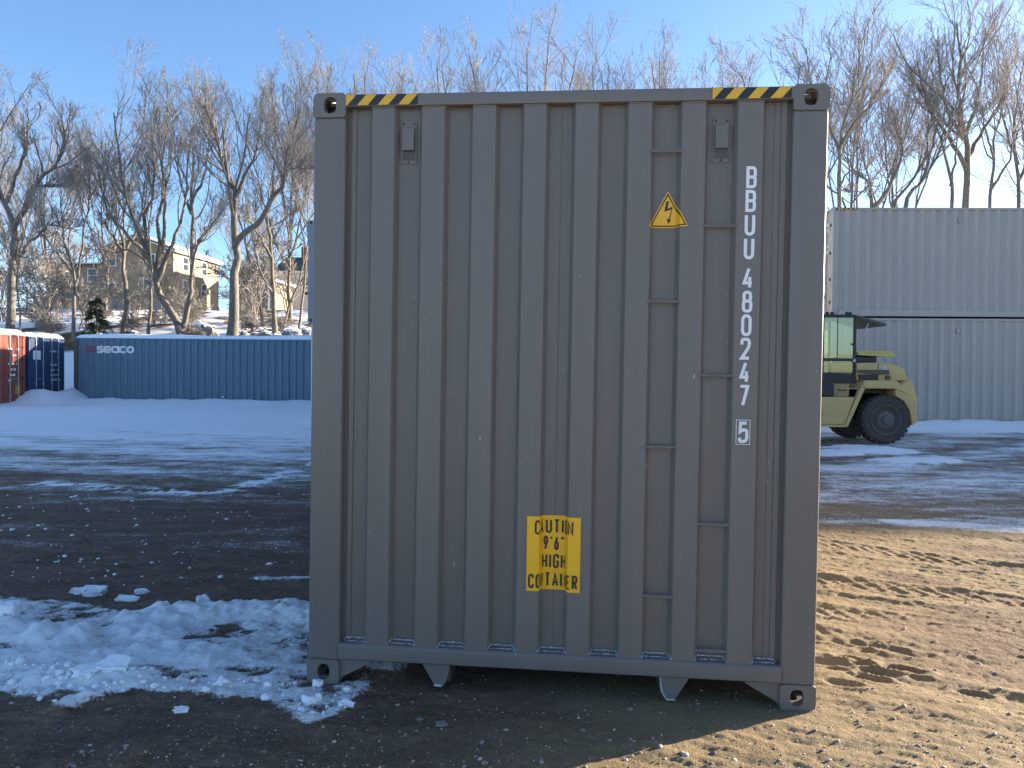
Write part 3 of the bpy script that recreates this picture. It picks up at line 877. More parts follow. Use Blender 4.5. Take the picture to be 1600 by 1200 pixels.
sndc = t.mix(t.ramp(t.noise(v, 1.6, 5, .6), [(.3, 0.), (.7, 1.)]), (0.190, 0.132, 0.068), (0.295, 0.215, 0.118))
sndc = t.mix(t.math('MULTIPLY', t.ramp(n2, [(.45, 0.), (.75, 1.)]), .5), sndc, (0.38, 0.295, 0.18))
sndc = t.mix(t.math('MULTIPLY', t.ramp(n3, [(.60, 0.), (.70, 1.)]), .4), sndc, (0.13, 0.095, 0.06))
saf = t.math('ADD', sa, t.math('MULTIPLY', t.math('SUBTRACT', n2, .5), .7), clamp=True)
dirt = t.mix(saf, asph, sndc)
gv = t.n('TexVoronoi', feature='F1'); gv.inputs['Scale'].default_value = 55; t.l(v, gv.inputs['Vector'])
gs = t.n('SeparateColor'); t.l(gv.outputs['Color'], gs.inputs[0])
grit = t.math('MULTIPLY', t.math('LESS_THAN', gv.outputs['Distance'], .26), t.math('GREATER_THAN', gs.outputs[0], .90))
dirt = t.mix(t.math('MULTIPLY', grit, .7), dirt, (0.42, 0.39, 0.35))
# snow edge broken up by fine noise
thr = t.math('ADD', sn, t.math('MULTIPLY', t.math('SUBTRACT', t.math('ADD', t.math('ADD', t.math('MULTIPLY', n2, .50), t.math('MULTIPLY', n3, .30)), t.math('MULTIPLY', n4, .20)), .5), 2.2))
sf = t.ramp(thr, [(.38, 0.), (.66, 1.)])
dn = t.noise(v, 11, 7, .75)
dn = t.math('ADD', t.math('MULTIPLY', dn, .55), t.math('MULTIPLY', t.noise(v, 45, 4, .7), .45))
snc = t.mix(t.math('MULTIPLY', t.ramp(dn, [(.44, 0.), (.58, 1.)]), t.math('MULTIPLY', di, .62)), (0.92, 0.92, 0.92), (0.52, 0.44, 0.34))
t.set(Base_Color=t.mix(sf, dirt, snc), Roughness=t.math('ADD', t.math('MULTIPLY', n2, .25), .70))
hgt = t.math('ADD', t.math('MULTIPLY', n2, .6), t.math('MULTIPLY', n3, .4))
t.set(Normal=t.bump(hgt, 1.0, .018))
t.b.inputs['Specular IOR Level'].default_value = .25
M['ground'] = t.m
me = np_mesh('ground', np.stack([GX, GY, GZ], -1).reshape(-1, 3), GF, M['ground'])
for nm, arr in (('snow', GS), ('sand', GA), ('dirty', GD)):
    a = me.attributes.new(nm, 'FLOAT', 'POINT'); a.data.foreach_set('value', np.clip(arr, 0, 1).astype(np.float32).ravel())
gr = obj('ground', me); gr['kind'] = 'structure'

def ground_z(x, y):
    z, _, _, _ = ground_fields(np.array([[float(x)]]), np.array([[float(y)]]))
    return float(z[0, 0])
# ------------------------------------------------------------------ the other containers
def side_profile(L, W=2.438):
    pts = corrugation(L - 0.30, 0.278, 0.088, 0.052, 0.048, 0.016, 0.1)
    return [(s + 0.15, d) for s, d in pts]

def on_side(name, shapes, root, mat, L, sx, eps=0.004, label=None):
    """shapes in (along, up) on the long side; along runs as seen from outside, left to right"""
    pts = side_profile(L); pr = profile(pts)
    tmp = MB()
    o = conform(name, shapes, pr, [p[0] for p in pts], eps, mat, root, label)
    hw = 2.438 / 2
    for vtx in o.data.vertices:
        s, y, z = vtx.co
        vtx.co = (hw - y, s, z) if sx > 0 else (-(hw - y), L - s, z)
    if sx < 0: pass
    return o

L40, L20 = 12.192, 6.058
# two stacks of pale grey containers on the right (the second one stands beyond the frame and casts the long shadow)
SG = 'stacked pale grey containers'
def grey_stack(x, y, yaw, labels):
    z0 = 0.13
    for k, lb in enumerate(labels):
        c = container('shipping_container', (x, y, z0 + k * 2.904), (0, 0, R(-90) + yaw), L40, 2.896, M['palegrey'], lb, SG, front='doors')
        for s in (0.95, 3.3, 9.0, 11.2):
            b = MB(); b.prism([(2.438 / 2 - 0.052, 2.62), (2.438 / 2 - 0.012, 2.60), (2.438 / 2 - 0.008, 2.49), (2.438 / 2 - 0.052, 2.49)], 1, s - 0.045, s + 0.045)
            b.build('ventilator', M['palegrey'], c, bevel=0.006)
        # hazard tape on the top corner, side and end
        tp = MB().box((1.2195 - 0.0125, 0.19, 2.83), (1.2195 - 0.0075, 0.62, 2.88)).build('hazard_tape', M['black'], c)
        for q in range(4):
            y0 = 0.19 + q * 0.11
            MB().add([(1.2195 - 0.0055, y0, 2.832), (1.2195 - 0.0055, y0 + 0.055, 2.832), (1.2195 - 0.0055, y0 + 0.095, 2.878), (1.2195 - 0.0055, y0 + 0.04, 2.878)], [(0, 1, 2, 3)]).build('stripe', M['tapeyellow'], tp)
        # white data block on the end door
        pl = []
        for r_i in range(4):
            for q in range(3):
                x0 = 0.30 + q * 0.21
                pl.append(([(x0, 2.45 - r_i * .16 - (.25 if r_i > 1 else 0)), (x0 + .15, 2.45 - r_i * .16 - (.25 if r_i > 1 else 0)), (x0 + .15, 2.53 - r_i * .16 - (.25 if r_i > 1 else 0)), (x0, 2.53 - r_i * .16 - (.25 if r_i > 1 else 0))], [(0, 1, 2, 3)]))
        conform('lettering', pl, lambda q: 0.012, [], 0.0, M['whiteprint'], c)['kind'] = 'stuff'
        if k == 0:   # orange sticker low on the side
            MB().box((1.2195 - 0.0135, 4.86, .02), (1.2195 - 0.006, 5.02, .15)).build('sticker', simple('orange_sticker', (.6, .22, .03)), c)
yaw = R(-2.0)
x0, y0 = 8.47, 20.32 + 1.219
grey_stack(x0, y0, yaw, ('pale grey container on the ground behind the yellow forklift truck', 'pale grey container stacked on top, directly behind the forklift truck'))
grey_stack(x0 + 12.35 * math.cos(yaw), y0 + 12.35 * math.sin(yaw), yaw, ('pale grey container beyond the right edge, lower of its stack', 'pale grey container beyond the right edge, upper of its stack'))

# the stack mostly hidden behind the foreground container: off-white below, blue grey above
container('shipping_container', (-5.13 + 1.219, 19.5, 0.10), (0, 0, R(-2.2)), L40, 2.591, M['offwhite'], 'off white container whose edge shows left of the big grey one, lower of two')
container('shipping_container', (-5.20 + 1.219, 19.44, 0.10 + 2.61), (0, 0, R(-2.2)), L40, 2.591, M['bluegrey'], 'blue grey container whose edge shows left of the big grey one, upper of two')

# two unseen stacks added behind the foreground container to shade yard and red doors
HG = 'unseen containers added for their shade'
for z, lb in ((0.10, 'lower'), (2.71, 'upper')):
    container('shipping_container', (-3.7, 17.6 + 1.219, z), (0, 0, R(-90)), L20, 2.591, M['palegrey'], 'unseen short grey container added behind the big dark grey one to shade the yard, %s of two' % lb, HG)
    container('shipping_container', (-4.75, 32.0 + 1.219, z), (0, 0, R(-90)), L40, 2.591, M['bluegrey'], 'unseen long container added at the foot of the wooded bank for its shade, %s of two' % lb, HG)

# long weathered blue container with faded lettering
SB = container('shipping_container', (-17.30, 30.30 + 1.219, 0.10), (0, 0, R(-90.3)), L40, 2.591, M['blue'],
               'long weathered blue container with white seaco lettering and snow on top', postmat=M['oldsteel'])
k = 30.2 / FPX
tz = lambda py: (632 - py) * k * 1.0
tx = lambda px: (px - 113) * k
txt = text2d('seaco', tx(149.5), tz(553.2), (553.2 - 541.8) * k, (208 - 149.5) * k, 0.078, xs=1.33)
on_side('lettering', txt, SB, M['whiteprint'], L40, 1, 0.004, 'white lower case seaco lettering')
lg = []
for q in range(3):
    xx = tx(133.0 + q * 5.2)
    lg.append(([(xx, tz(552.5)), (xx + .11, tz(552.5)), (xx + .11, tz(542)), (xx, tz(542))], [(0, 1, 2, 3)]))
for q, s in enumerate(lg):
    on_side('emblem', [s], SB, M['fadedred'], L40, 1, 0.004)
on_side('scuff', [([(tx(343), tz(620.5)), (tx(349), tz(621.5)), (tx(348), tz(618.5))], [(0, 1, 2)])], SB, M['whiteprint'], L40, 1, 0.004)

def door_marks(c, rows, mat, x0, w, z0, dz, seed):
    rg = random.Random(seed); pl = []
    for r_i in range(rows):
        x = x0
        while x < x0 + w - .05:
            ww = rg.uniform(.04, .16)
            if rg.random() < .75:
                z = z0 - r_i * dz
                pl.append(([(x, z), (x + ww, z), (x + ww, z + .075), (x, z + .075)], [(0, 1, 2, 3)]))
            x += ww + rg.uniform(.03, .1)
    o = conform('lettering', pl, lambda q: 0.012, [], 0.0, mat, c); o['kind'] = 'stuff'
    return o
CR = container('shipping_container', (-18.20, 27.55, 0.10), (0, 0, R(91.0)), L20, 2.591, M['red'], 'rust red container with closed doors at the left edge, snow on its roof', front='doors')
CB = container('shipping_container', (-18.25, 30.18, 0.08), (0, 0, R(92.0)), L20, 2.591, M['darkblue'], 'dark blue container with closed doors between the red and the long blue one', front='doors')
for c, sd in ((CR, 3), (CB, 5)):
    door_marks(c, 1, M['whiteprint'], .22, .75, 2.02, .2, sd)
    door_marks(c, 1, M['whiteprint'], .50, .3, 1.80, .2, sd + 1)
    door_marks(c, 4, M['whiteprint'], .22, .62, 1.48, .2, sd + 2)
MB().box((-.95, .010, 1.72), (-.45, .0145, 2.06)).build('placard', M['whiteprint'], CB)
MB().box((.62, .010, .42), (.88, .0145, .74)).build('sticker', simple('faded_yellow_sticker', (.45, .28, .03)), CR)

# snow lying on the roofs
t = NT('clean_snow'); v = t.coord()
t.set(Base_Color=t.mix(t.noise(v, 2, 4), (.88, .89, .90), (.93, .93, .93)), Roughness=.8, Normal=t.bump(t.noise(v, 14, 5, .6), .3, .03))
t.b.inputs['Specular IOR Level'].default_value = .2
M['snow'] = t.m
def snow_slab(name, x0, x1, y0, y1, z, th, label, seed, rot=0.0, nx=None, ny=26, cat='snow'):
    nx = nx or int((x1 - x0) / .12)
    X, Y = np.meshgrid(np.linspace(x0, x1, nx), np.linspace(y0, y1, ny))
    e = np.minimum(np.minimum(X - x0, x1 - X), np.minimum(Y - y0, y1 - Y))
    h = th * (0.55 + .75 * fbm(X * .5, Y * .8, seed, 3)) * (1 - np.exp(-(e + .015) / .07))
    h = h + .03 * (fbm(X * 3, Y * 3, seed + 3, 2) - .5) * (e > 0)
    wob = np.where(Y == y0, (fbm(X * 1.4, Y * 0, seed + 9, 3) - .5) * .09, 0)
    top = np.stack([X, Y + wob, z + np.maximum(h, .01)], -1).reshape(-1, 3)
    bot = np.stack([X, Y + wob, np.full_like(X, z - .012)], -1).reshape(-1, 3)
    ii = np.arange(nx * ny).reshape(ny, nx); n = nx * ny
    F = np.stack([ii[:-1, :-1], ii[:-1, 1:], ii[1:, 1:], ii[1:, :-1]], -1).reshape(-1, 4)
    ring = np.concatenate([ii[0, :], ii[1:, -1], ii[-1, -2::-1], ii[-2:0:-1, 0]])
    r2 = np.roll(ring, -1)
    S = np.stack([ring, r2, r2 + n, ring + n], -1)[:, ::-1]
    me = np_mesh(name, np.concatenate([top, bot]), np.concatenate([F, F[:, ::-1] + n, S]), M['snow'])
    o = obj(name, me); tag(o, label, cat); return o
snow_slab('snow_layer', -17.22, -5.2, 30.32, 32.6, 2.665, .20, 'snow lying along the roof of the long blue container', 3)
snow_slab('snow_layer', -24.1, -18.22, 26.4, 28.72, 2.664, .24, 'snow lying on the roof of the red container', 8)
snow_slab('snow_layer', -24.2, -18.30, 29.02, 31.36, 2.644, .24, 'snow lying on the roof of the dark blue container', 12)

# ------------------------------------------------------------------ forklift truck
M['fl_yellow'] = simple('faded_yellow_machine_paint', (.56, .40, .16), .6, 0, .18, 2.5, .1)
M['fl_bright'] = simple('bright_yellow_machine_paint', (.56, .45, .12), .5, 0, .15, 3)
M['fl_black'] = simple('black_machine_paint', (.028, .027, .026), .6, 0, .25, 8)
M['fl_grey'] = simple('grey_machine_steel', (.085, .075, .062), .65, 0, .25, 8)
M['tyre'] = simple('dusty_tyre_rubber', (.065, .058, .050), .9, 0, .3, 14, .5, 30)
M['rim'] = simple('dirty_wheel_rim', (.12, .11, .095), .7, 0, .35, 14, .3, 30)
t = NT('tinted_cab_glass')
mx_ = t.n('MixShader'); tr = t.n('BsdfTransparent'); gl = t.n('BsdfGlossy')
tr.inputs[0].default_value = (.90, .92, .80, 1); gl.inputs['Roughness'].default_value = .03; gl.inputs[0].default_value = (.9, .95, .8, 1)
mx_.inputs[0].default_value = .16
t.l(tr.outputs[0], mx_.inputs[1]); t.l(gl.outputs[0], mx_.inputs[2]); t.l(mx_.outputs[0], t.t.nodes['Material Output'].inputs[0])
M['glass'] = t.m

def forklift():
    d = 15.55
    wc = at(1385, 661, d)
    gz = 0.115
    root = empty('forklift_truck', (wc[0], d, gz), (0, 0, 0), 'yellow forklift truck with open hood in front of the pale grey stack', 'forklift')
    K = 0.00281
    def p(zx, zy): return ((zx - 575) * K, 0.50 + (930 - zy) * K)
    WD = 1.75            # width of the truck along y, near face at y = 0
    def slab(b, pts, y0, y1): b.prism([p(*q) for q in pts], 1, y0, y1)
    # wheels
    def wheel(x, y, r, wdt, name='wheel'):
        w = empty(name, (x, y, r)); w.parent = root
        b = MB()
        pr = [(-wdt / 2 + .02, r * .62), (-wdt / 2, r * .68), (-wdt / 2, r * .88), (-wdt / 2 + .04, r * .965), (wdt / 2 - .04, r * .965), (wdt / 2, r * .88), (wdt / 2, r * .68), (wdt / 2 - .02, r * .62)]
        b.lathe(pr, (0, 0, 0), 1, 48)
        for k in range(26):
            a = 2 * math.pi * k / 26
            for s in (-1, 1):
                aa = a + (math.pi / 26 if s > 0 else 0)
                c, sn_ = math.cos(aa), math.sin(aa)
                u = np.array([c, 0, sn_]); tt = np.array([-sn_, 0, c])
                q = []
                for rr in (.93, 1.0):
                    for (ya, sh) in ((0.02, .5), (wdt / 2 - .012, -.2)):
                        for e in (-1, 1):
                            q.append(u * r * rr + tt * (e * .028 + sh * .06) + np.array([0, s * ya, 0]))
                b.add(q, [(0, 1, 3, 2), (4, 6, 7, 5), (0, 4, 5, 1), (2, 3, 7, 6), (0, 2, 6, 4), (1, 5, 7, 3)])
        b.build('tyre', M['tyre'], w, smooth=True)
        b = MB()
        b.lathe([(-wdt / 2 + .03, r * .64), (-wdt / 2 - .005, r * .62), (-wdt / 2 + .005, r * .58), (-wdt / 2 + .05, r * .54), (-wdt / 2 + .07, r * .36), (-wdt / 2 + .02, r * .34), (-wdt / 2 + .0, r * .20), (-wdt / 2 - .05, r * .17), (-wdt / 2 - .05, .01)], (0, 0, 0), 1, 40)
        b.build('rim', M['rim'], w, smooth=True)
        for k in range(10):
            a = 2 * math.pi * k / 10
            MB().lathe([(0, .016), (-.02, .014)], (r * .43 * math.cos(a), -wdt / 2 + .06, r * .43 * math.sin(a)), 1, 6).build('wheel_nut', M['rim'], w)
        return w
    wheel(0, 0.16, 0.50, 0.32); wheel(-0.02, WD - .12, 0.50, 0.32)
    for s in (-.02, WD + .02): wheel(-2.35, s + (.2 if s < 1 else -.2), 0.60, 0.42)
    MB().tube([(0, .2, .5), (0, WD - .2, .5)], .09, 10).build('axle', M['fl_grey'], root)
    MB().tube([(-2.35, .2, .6), (-2.35, WD - .2, .6)], .11, 10).build('axle', M['fl_grey'], root)
    # counterweight behind and above the rear wheels
    b = MB(); slab(b, [(640, 757), (640, 700), (738, 640), (765, 650), (792, 752), (802, 770), (800, 950), (765, 972), (745, 860), (700, 790)], 0.02, WD - .02)
    cw = b.build('counterweight', M['fl_yellow'], root, bevel=.03, seg=2, smooth=True)
    b = MB(); slab(b, [(801, 765), (808, 768), (806, 945), (799, 948)], 0.25, WD - .25); b.build('bumper', M['fl_grey'], cw)
    # engine hood body
    b = MB(); slab(b, [(385, 645), (385, 522), (540, 520), (636, 524), (690, 538), (735, 562), (752, 640), (740, 648)], 0.18, WD - .18)
    hd = b.build('engine_cover', M['fl_yellow'], root, bevel=.02, seg=2, smooth=True)
    b = MB(); slab(b, [(537, 522), (541, 522), (541, 640), (537, 640)], 0.174, .18); b.build('panel_joint', M['fl_black'], hd)
    # fender over the wheel with its slanting leg
    b = MB(); slab(b, [(425, 705), (392, 700), (415, 646), (645, 646), (752, 752), (645, 712), (630, 705)], 0.0, WD)
    b.build('fender', M['fl_yellow'], root, bevel=.012)
    b = MB(); slab(b, [(425, 690), (392, 684), (275, 972), (300, 982)], 0.0, .12); b.build('fender_strut', M['fl_yellow'], root, bevel=.012)
    b = MB(); slab(b, [(392, 700), (420, 700), (330, 975), (290, 975)], WD - .12, WD); b.build('fender_strut', M['fl_yellow'], root, bevel=.012)
    # dark inner frame behind the wheel
    b = MB(); slab(b, [(150, 960), (350, 960), (420, 720), (640, 720), (700, 800), (740, 900), (700, 900), (640, 760), (560, 740), (150, 740)], .42, WD - .42); b.build('chassis', M['fl_grey'], root)
    # side tank and step
    b = MB(); slab(b, [(-330, 770), (352, 768), (280, 968), (-330, 968)], .03, .42); tk = b.build('side_tank', M['fl_yellow'], root, bevel=.015)
    b = MB(); slab(b, [(110, 868), (165, 868), (176, 880), (176, 892), (110, 892)], .0, .04); b.build('step', M['fl_yellow'], tk)
    b = MB(); slab(b, [(-330, 770), (352, 768), (280, 968), (-330, 968)], WD - .42, WD - .03); b.build('side_tank', M['fl_yellow'], root, bevel=.015)
    b = MB(); slab(b, [(-330, 969), (285, 969), (290, 984), (-330, 984)], -.01, .3); b.build('step_plate', M['fl_yellow'], root)
    b = MB(); slab(b, [(215, 672), (352, 672), (345, 766), (215, 766)], .30, WD - .30); b.build('cowl', M['fl_yellow'], root)
    b = MB(); slab(b, [(60, 672), (214, 672), (214, 764), (60, 764)], .12, WD - .12); b.build('battery_box', M['fl_black'], root, bevel=.02)
    b = MB(); b.tube([(*p(248, 765)[:1], .2, p(248, 765)[1]), (p(292, 675)[0], .2, p(292, 675)[1])], .012, 6); b.build('lever', M['galv'], root)
    b = MB(); slab(b, [(250, 715), (312, 715), (312, 724), (250, 724)], .16, .2); b.build('catch', M['fl_black'], root)
    # cab: black frame, glass panes
    x0, zt = p(-110, 168); x1, zb = p(384, 668)
    cab = empty('cab', (0, 0, 0)); cab.parent = root
    Y0, Y1 = 0.22, WD - .22
    fr = .055
    zm = p(0, 487)[1]
    for y in (Y0, Y1 - fr):
        for x in (x0, p(130, 0)[0] - .0, x1 - fr):
            MB().box((x, y, zb), (x + fr, y + fr, zt - .06)).build('cab_post', M['fl_black'], cab, bevel=.008)
        MB().box((x0 + fr, y + .004, zm - .06), (x1 - fr, y + fr - .004, zm)).build('cab_rail', M['fl_black'], cab)
        xa, xb = p(145, 0)[0], x1 - fr
        za, zb_ = p(0, 530)[1], p(0, 607)[1]
        b = MB(); b.prism([(xa - .3, zb), (xb, zb), (xb, p(0, 607)[1]), (xa, p(0, 590)[1]), (xa - .3, p(0, 590)[1])], 1, y + .01, y + fr - .01); b.build('door_panel', M['fl_black'], cab)
        MB().box((p(249, 0)[0] - .006, y + .012, zm), (p(249, 0)[0] + .006, y + .035, zt - .06)).build('glazing_bar', M['fl_black'], cab)
        MB().box((p(150, 0)[0] - .05, y + .02, zm), (p(249, 0)[0] - .006, y + .026, zt - .06)).build('pane', M['glass'], cab)
        MB().box((p(249, 0)[0] + .006, y + .02, zm), (x1 - fr, y + .026, zt - .06)).build('pane', M['glass'], cab)
        MB().box((xa, y + .02, p(0, 590)[1]), (xb, y + .026, zm - .06)).build('pane', M['glass'], cab)
    MB().box((x0 - .02, Y0 - .02, zt - .06), (x1 + .005, Y1 + .02, zt)).build('cab_roof', M['fl_black'], cab, bevel=.015)
    MB().box((x0, Y0 + fr, zb), (x0 + .02, Y1 - fr, zb + .5)).build('front_panel', M['fl_black'], cab)
    b = MB(); b.cbox((p(368, 0)[0], Y0 - .01, p(0, 503)[1]), (.05, .03, .06)); b.build('door_handle', M['galv'], cab)
    b = MB(); b.cbox((p(355, 0)[0], Y0 + .0, p(0, 384)[1]), (.03, .03, .04)); b.build('latch', M['fl_black'], cab)
    # seat and wheel inside
    xs_ = p(10, 0)[0]
    st = MB().box((xs_ - .2, .62, zb + .1), (xs_ + .3, 1.12, zb + .38)).build('seat', M['fl_black'], root, bevel=.04, seg=2)
    MB().box((xs_ + .22, .62, zb + .38), (xs_ + .34, 1.12, zb + .95)).build('backrest', M['fl_black'], st, bevel=.04, seg=2)
    # raised hood plate on its gas strut
    b = MB(); slab(b, [(398, 186), (410, 172), (612, 232), (600, 250), (560, 244)], .25, WD - .25); hp = b.build('open_hood', M['fl_grey'], root, bevel=.008)
    b = MB(); b.tube([(p(398, 450)[0], .35, p(398, 450)[1]), (p(490, 232)[0], .35, p(490, 232)[1])], .014, 8); b.build('gas_strut', M['galv'], hp)
    # things on the open engine bay
    b = MB(); slab(b, [(395, 440), (410, 432), (660, 430), (668, 444), (410, 446)], .3, .5); b.build('cover_rail', M['fl_bright'], root)
    b = MB(); slab(b, [(405, 448), (670, 447), (688, 470), (600, 472), (405, 462)], .25, WD - .5); b.build('cover_flap', M['fl_bright'], root)
    b = MB(); slab(b, [(386, 472), (551, 468), (551, 515), (386, 518)], .30, WD - .3); b.build('air_box', M['fl_black'], root, bevel=.02)
    b = MB(); slab(b, [(386, 570), (612, 570), (617, 600), (540, 603), (386, 590)], .13, .178); b.build('rail', M['fl_grey'], root, bevel=.006)
    b = MB(); slab(b, [(392, 604), (535, 604), (530, 643), (398, 643)], .14, .178); b.build('side_vent', M['fl_black'], root)
    b = MB(); b.lathe([(0, .045), (-.06, .045), (-.065, .03)], (p(606, 625)[0], .18, p(606, 625)[1]), 1, 14); b.build('filler_cap', M['oldsteel'], root)
    b = MB(); b.lathe([(0, .05), (-.012, .05), (-.014, .02)], (p(583, 556)[0], .18, p(583, 556)[1]), 1, 16); b.build('badge', M['galv'], root)
    # roof fittings
    b = MB(); b.tube([(p(120, 135)[0], .7, p(0, 165)[1]), (p(160, 125)[0], .7, p(0, 125)[1]), (p(180, 95)[0], .7, p(0, 95)[1])], [.05, .05, .04], 8); ex = b.build('exhaust', M['fl_black'], root)
    b = MB(); b.tube([(p(180, 95)[0], .7, p(0, 95)[1]), (p(222, 15)[0], .7, p(0, 15)[1])], [.018, .014], 6); b.build('aerial', M['fl_black'], root)
    for q in (185, 222, 330, 355):
        b = MB(); b.cbox((p(q, 0)[0], .35, p(0, 156)[1]), (.06, .06, .06)); b.build('work_lamp', M['fl_black'], root, bevel=.012)
    # mast and forks at the hidden front
    xm = -3.05
    mast = empty('mast', (0, 0, 0)); mast.parent = root
    for y in (.45, WD - .55):
        MB().box((xm, y, .1), (xm + .16, y + .1, 3.0)).build('mast_channel', M['fl_black'], mast)
        MB().box((xm - 1.35, y - .05, .10), (xm + .02, y + .13, .15)).build('fork', M['fl_black'], mast)
    MB().box((xm - .02, .35, .5), (xm + .0, WD - .35, .62)).build('carriage_bar', M['fl_black'], mast)
    MB().box((xm + .02, .5, 2.8), (xm + .14, WD - .5, 2.9)).build('mast_tie', M['fl_black'], mast)
    b = MB(); slab(b, [(-330, 740), (-120, 660), (60, 660), (60, 765), (-330, 765)], .25, WD - .25); b.build('front_cowl', M['fl_yellow'], root)
    return root
forklift()
# ------------------------------------------------------------------ houses on the bank
def hz(x, y): return float(hill(np.array([float(x)]), np.array([float(y)]))[0]) + 0.1
M['tan'] = simple('tan_clapboard', (.30, .245, .165), .8, 0, .10, 3)
M['stone'] = simple('pale_foundation', (.33, .30, .26), .9, 0, .2, 2)
M['trim'] = simple('white_trim_paint', (.75, .74, .70), .6, 0, .05, 4)
M['pane'] = simple('dark_window_glass', (.05, .06, .075), .12, 0, .2, 3)
M['roofing'] = simple('dark_grey_shingle', (.085, .08, .078), .9, 0, .25, 5)
M['brick'] = simple('red_brick', (.24, .11, .07), .9, 0, .25, 8)
M['browncedar'] = simple('brown_weathered_boards', (.20, .16, .12), .85, 0, .25, 4)
M['whitewall'] = simple('white_clapboard', (.66, .63, .56), .8, 0, .06, 3)

def window(root, face, u, z, w, h, mat=None):
    """face: ('y', y0) facing -y or ('x', x0) facing +x; u is the centre along the wall"""
    kind, c = face
    def bx(u0, u1, z0, z1, d0, d1, name, m_, par):
        if kind == 'y': a, b = (u0, c - d1, z0), (u1, c - d0, z1)
        else: a, b = (c + d0, u0, z0), (c + d1, u1, z1)
        return MB().box(a, b).build(name, m_, par)
    f = 0.09
    win = bx(u - w / 2, u + w / 2, z - h / 2, z + h / 2, .004, .03, 'window', M['pane'], root)
    bx(u - w / 2 - f, u - w / 2, z - h / 2 - f, z + h / 2 + f, .004, .07, 'frame', M['trim'], win)
    bx(u + w / 2, u + w / 2 + f, z - h / 2 - f, z + h / 2 + f, .004, .07, 'frame', M['trim'], win)
    bx(u - w / 2, u + w / 2, z + h / 2, z + h / 2 + f, .004, .068, 'frame', M['trim'], win)
    bx(u - w / 2, u + w / 2, z - h / 2 - f, z - h / 2, .004, .10, 'sill', M['trim'], win)
    bx(u - w / 2, u + w / 2, z - .03, z + .03, .03, .055, 'glazing_bar', M['trim'], win)

def gable_roof(root, x0, x1, y0, y1, ze, zr, over, mat, th=.14, along='y', snow=False):
    xm = (x0 + x1) / 2
    if along == 'y':
        for sx in (-1, 1):
            xe = x0 - over if sx < 0 else x1 + over
            sl = (zr - ze) / ((x1 - x0) / 2); zo = ze - sl * over
            b = MB(); b.prism([(xe, zo), (xm, zr), (xm, zr + th), (xe, zo + th)], 1, y0 - over, y1 + over)
            r = b.build('roof', mat, root)
            MB().prism([(xe, zo - .10), (xm, zr - .10), (xm, zr + .02), (xe, zo + .02)], 1, y0 - over - .04, y0 - over - .003).build('rake_board', M['trim'], r)
            MB().box((min(xe, xe + sx * .04), y0 - over, zo - .10), (max(xe, xe + sx * .04), y1 + over, zo + th)).build('eave_board', M['trim'], r)
            if snow: MB().prism([(xe, zo + th + .003), (xm, zr + th + .003), (xm, zr + th + .12), (xe, zo + th + .10)], 1, y0 - over + .02, y1 + over - .02).build('roof_snow', M['snow'], r)
    else:
        ym = (y0 + y1) / 2
        for sy in (-1, 1):
            ye = y0 - over if sy < 0 else y1 + over
            sl = (zr - ze) / ((y1 - y0) / 2); zo = ze - sl * over
            b = MB(); b.prism([(ye, zo), (ym, zr), (ym, zr + th), (ye, zo + th)], 0, x0 - over, x1 + over)
            r = b.build('roof', mat, root)
            MB().box((x0 - over, min(ye, ye + sy * .04), zo - .10), (x1 + over, max(ye, ye + sy * .04), zo + th)).build('eave_board', M['trim'], r)
            if snow: MB().prism([(ye, zo + th + .003), (ym, zr + th + .003), (ym, zr + th + .12), (ye, zo + th + .10)], 0, x0 - over + .02, x1 + over - .02).build('roof_snow', M['snow'], r)

def house_body(root, x0, x1, y0, y1, ze, zr, mat, along='y', name='wall'):
    b = MB()
    if along == 'y':
        xm = (x0 + x1) / 2; b.prism([(x0, -1.5), (x1, -1.5), (x1, ze), (xm, zr), (x0, ze)], 1, y0, y1)
    else:
        ym = (y0 + y1) / 2; b.prism([(y0, -1.5), (y1, -1.5), (y1, ze), (ym, zr), (y0, ze)], 0, x0, x1)
    return b.build(name, mat, root)

# the two storey tan house
h1 = empty('house', (-30.0, 68.0, 6.55), (0, 0, R(-5.5)), 'two storey tan house with white framed windows on the snowy bank', 'house')
w = house_body(h1, -6.6, 0, 0, 8.4, 5.35, 6.55, M['tan'])
MB().box((-6.65, -.04, -1.5), (.05, 8.45, .95)).build('foundation', M['stone'], h1)
gable_roof(h1, -6.6, 0, 0, 8.4, 5.35, 6.55, .35, M['roofing'], snow=True)
for u, z in ((-5.84, 2.05), (-2.3, 2.15), (-5.8, 4.55), (-2.1, 4.35)): window(h1, ('y', 0), u, z, .8, 1.15)
for u, z in ((5.4, 4.35), (5.4, 2.25), (2.0, 4.35), (2.0, 2.25)): window(h1, ('x', 0), u, z, .85, 1.15)
MB().box((-12.6, 1.0, -1.5), (-6.603, 6.5, 4.0)).build('side_wing', M['tan'], h1)
MB().box((-8.6, .02, -1.5), (-6.602, .998, 4.0)).build('porch_wall', M['tan'], h1)
b = MB(); b.prism([(-.4, 4.0), (7.0, 4.5), (7.0, 4.62), (-.4, 4.12)], 0, -13.0, -6.605); wr = b.build('wing_roof', M['roofing'], h1)
b = MB(); b.prism([(-.4, 4.123), (7.0, 4.623), (7.0, 4.76), (-.4, 4.24)], 0, -13.0, -6.61); b.build('roof_snow', M['snow'], wr)
window(h1, ('y', .02), -7.55, 3.1, .8, 1.1); window(h1, ('y', 1.0), -10.4, 3.0, .8, 1.1)
for q in range(7):
    MB().box((-13 + q * .75, -1.2, -1.0), (-12.9 + q * .75, -1.1, 1.9)).build('deck_post', M['browncedar'], h1)
MB().box((-13.1, -1.25, 1.0), (-8.3, .98, 1.12)).build('deck', M['browncedar'], h1)
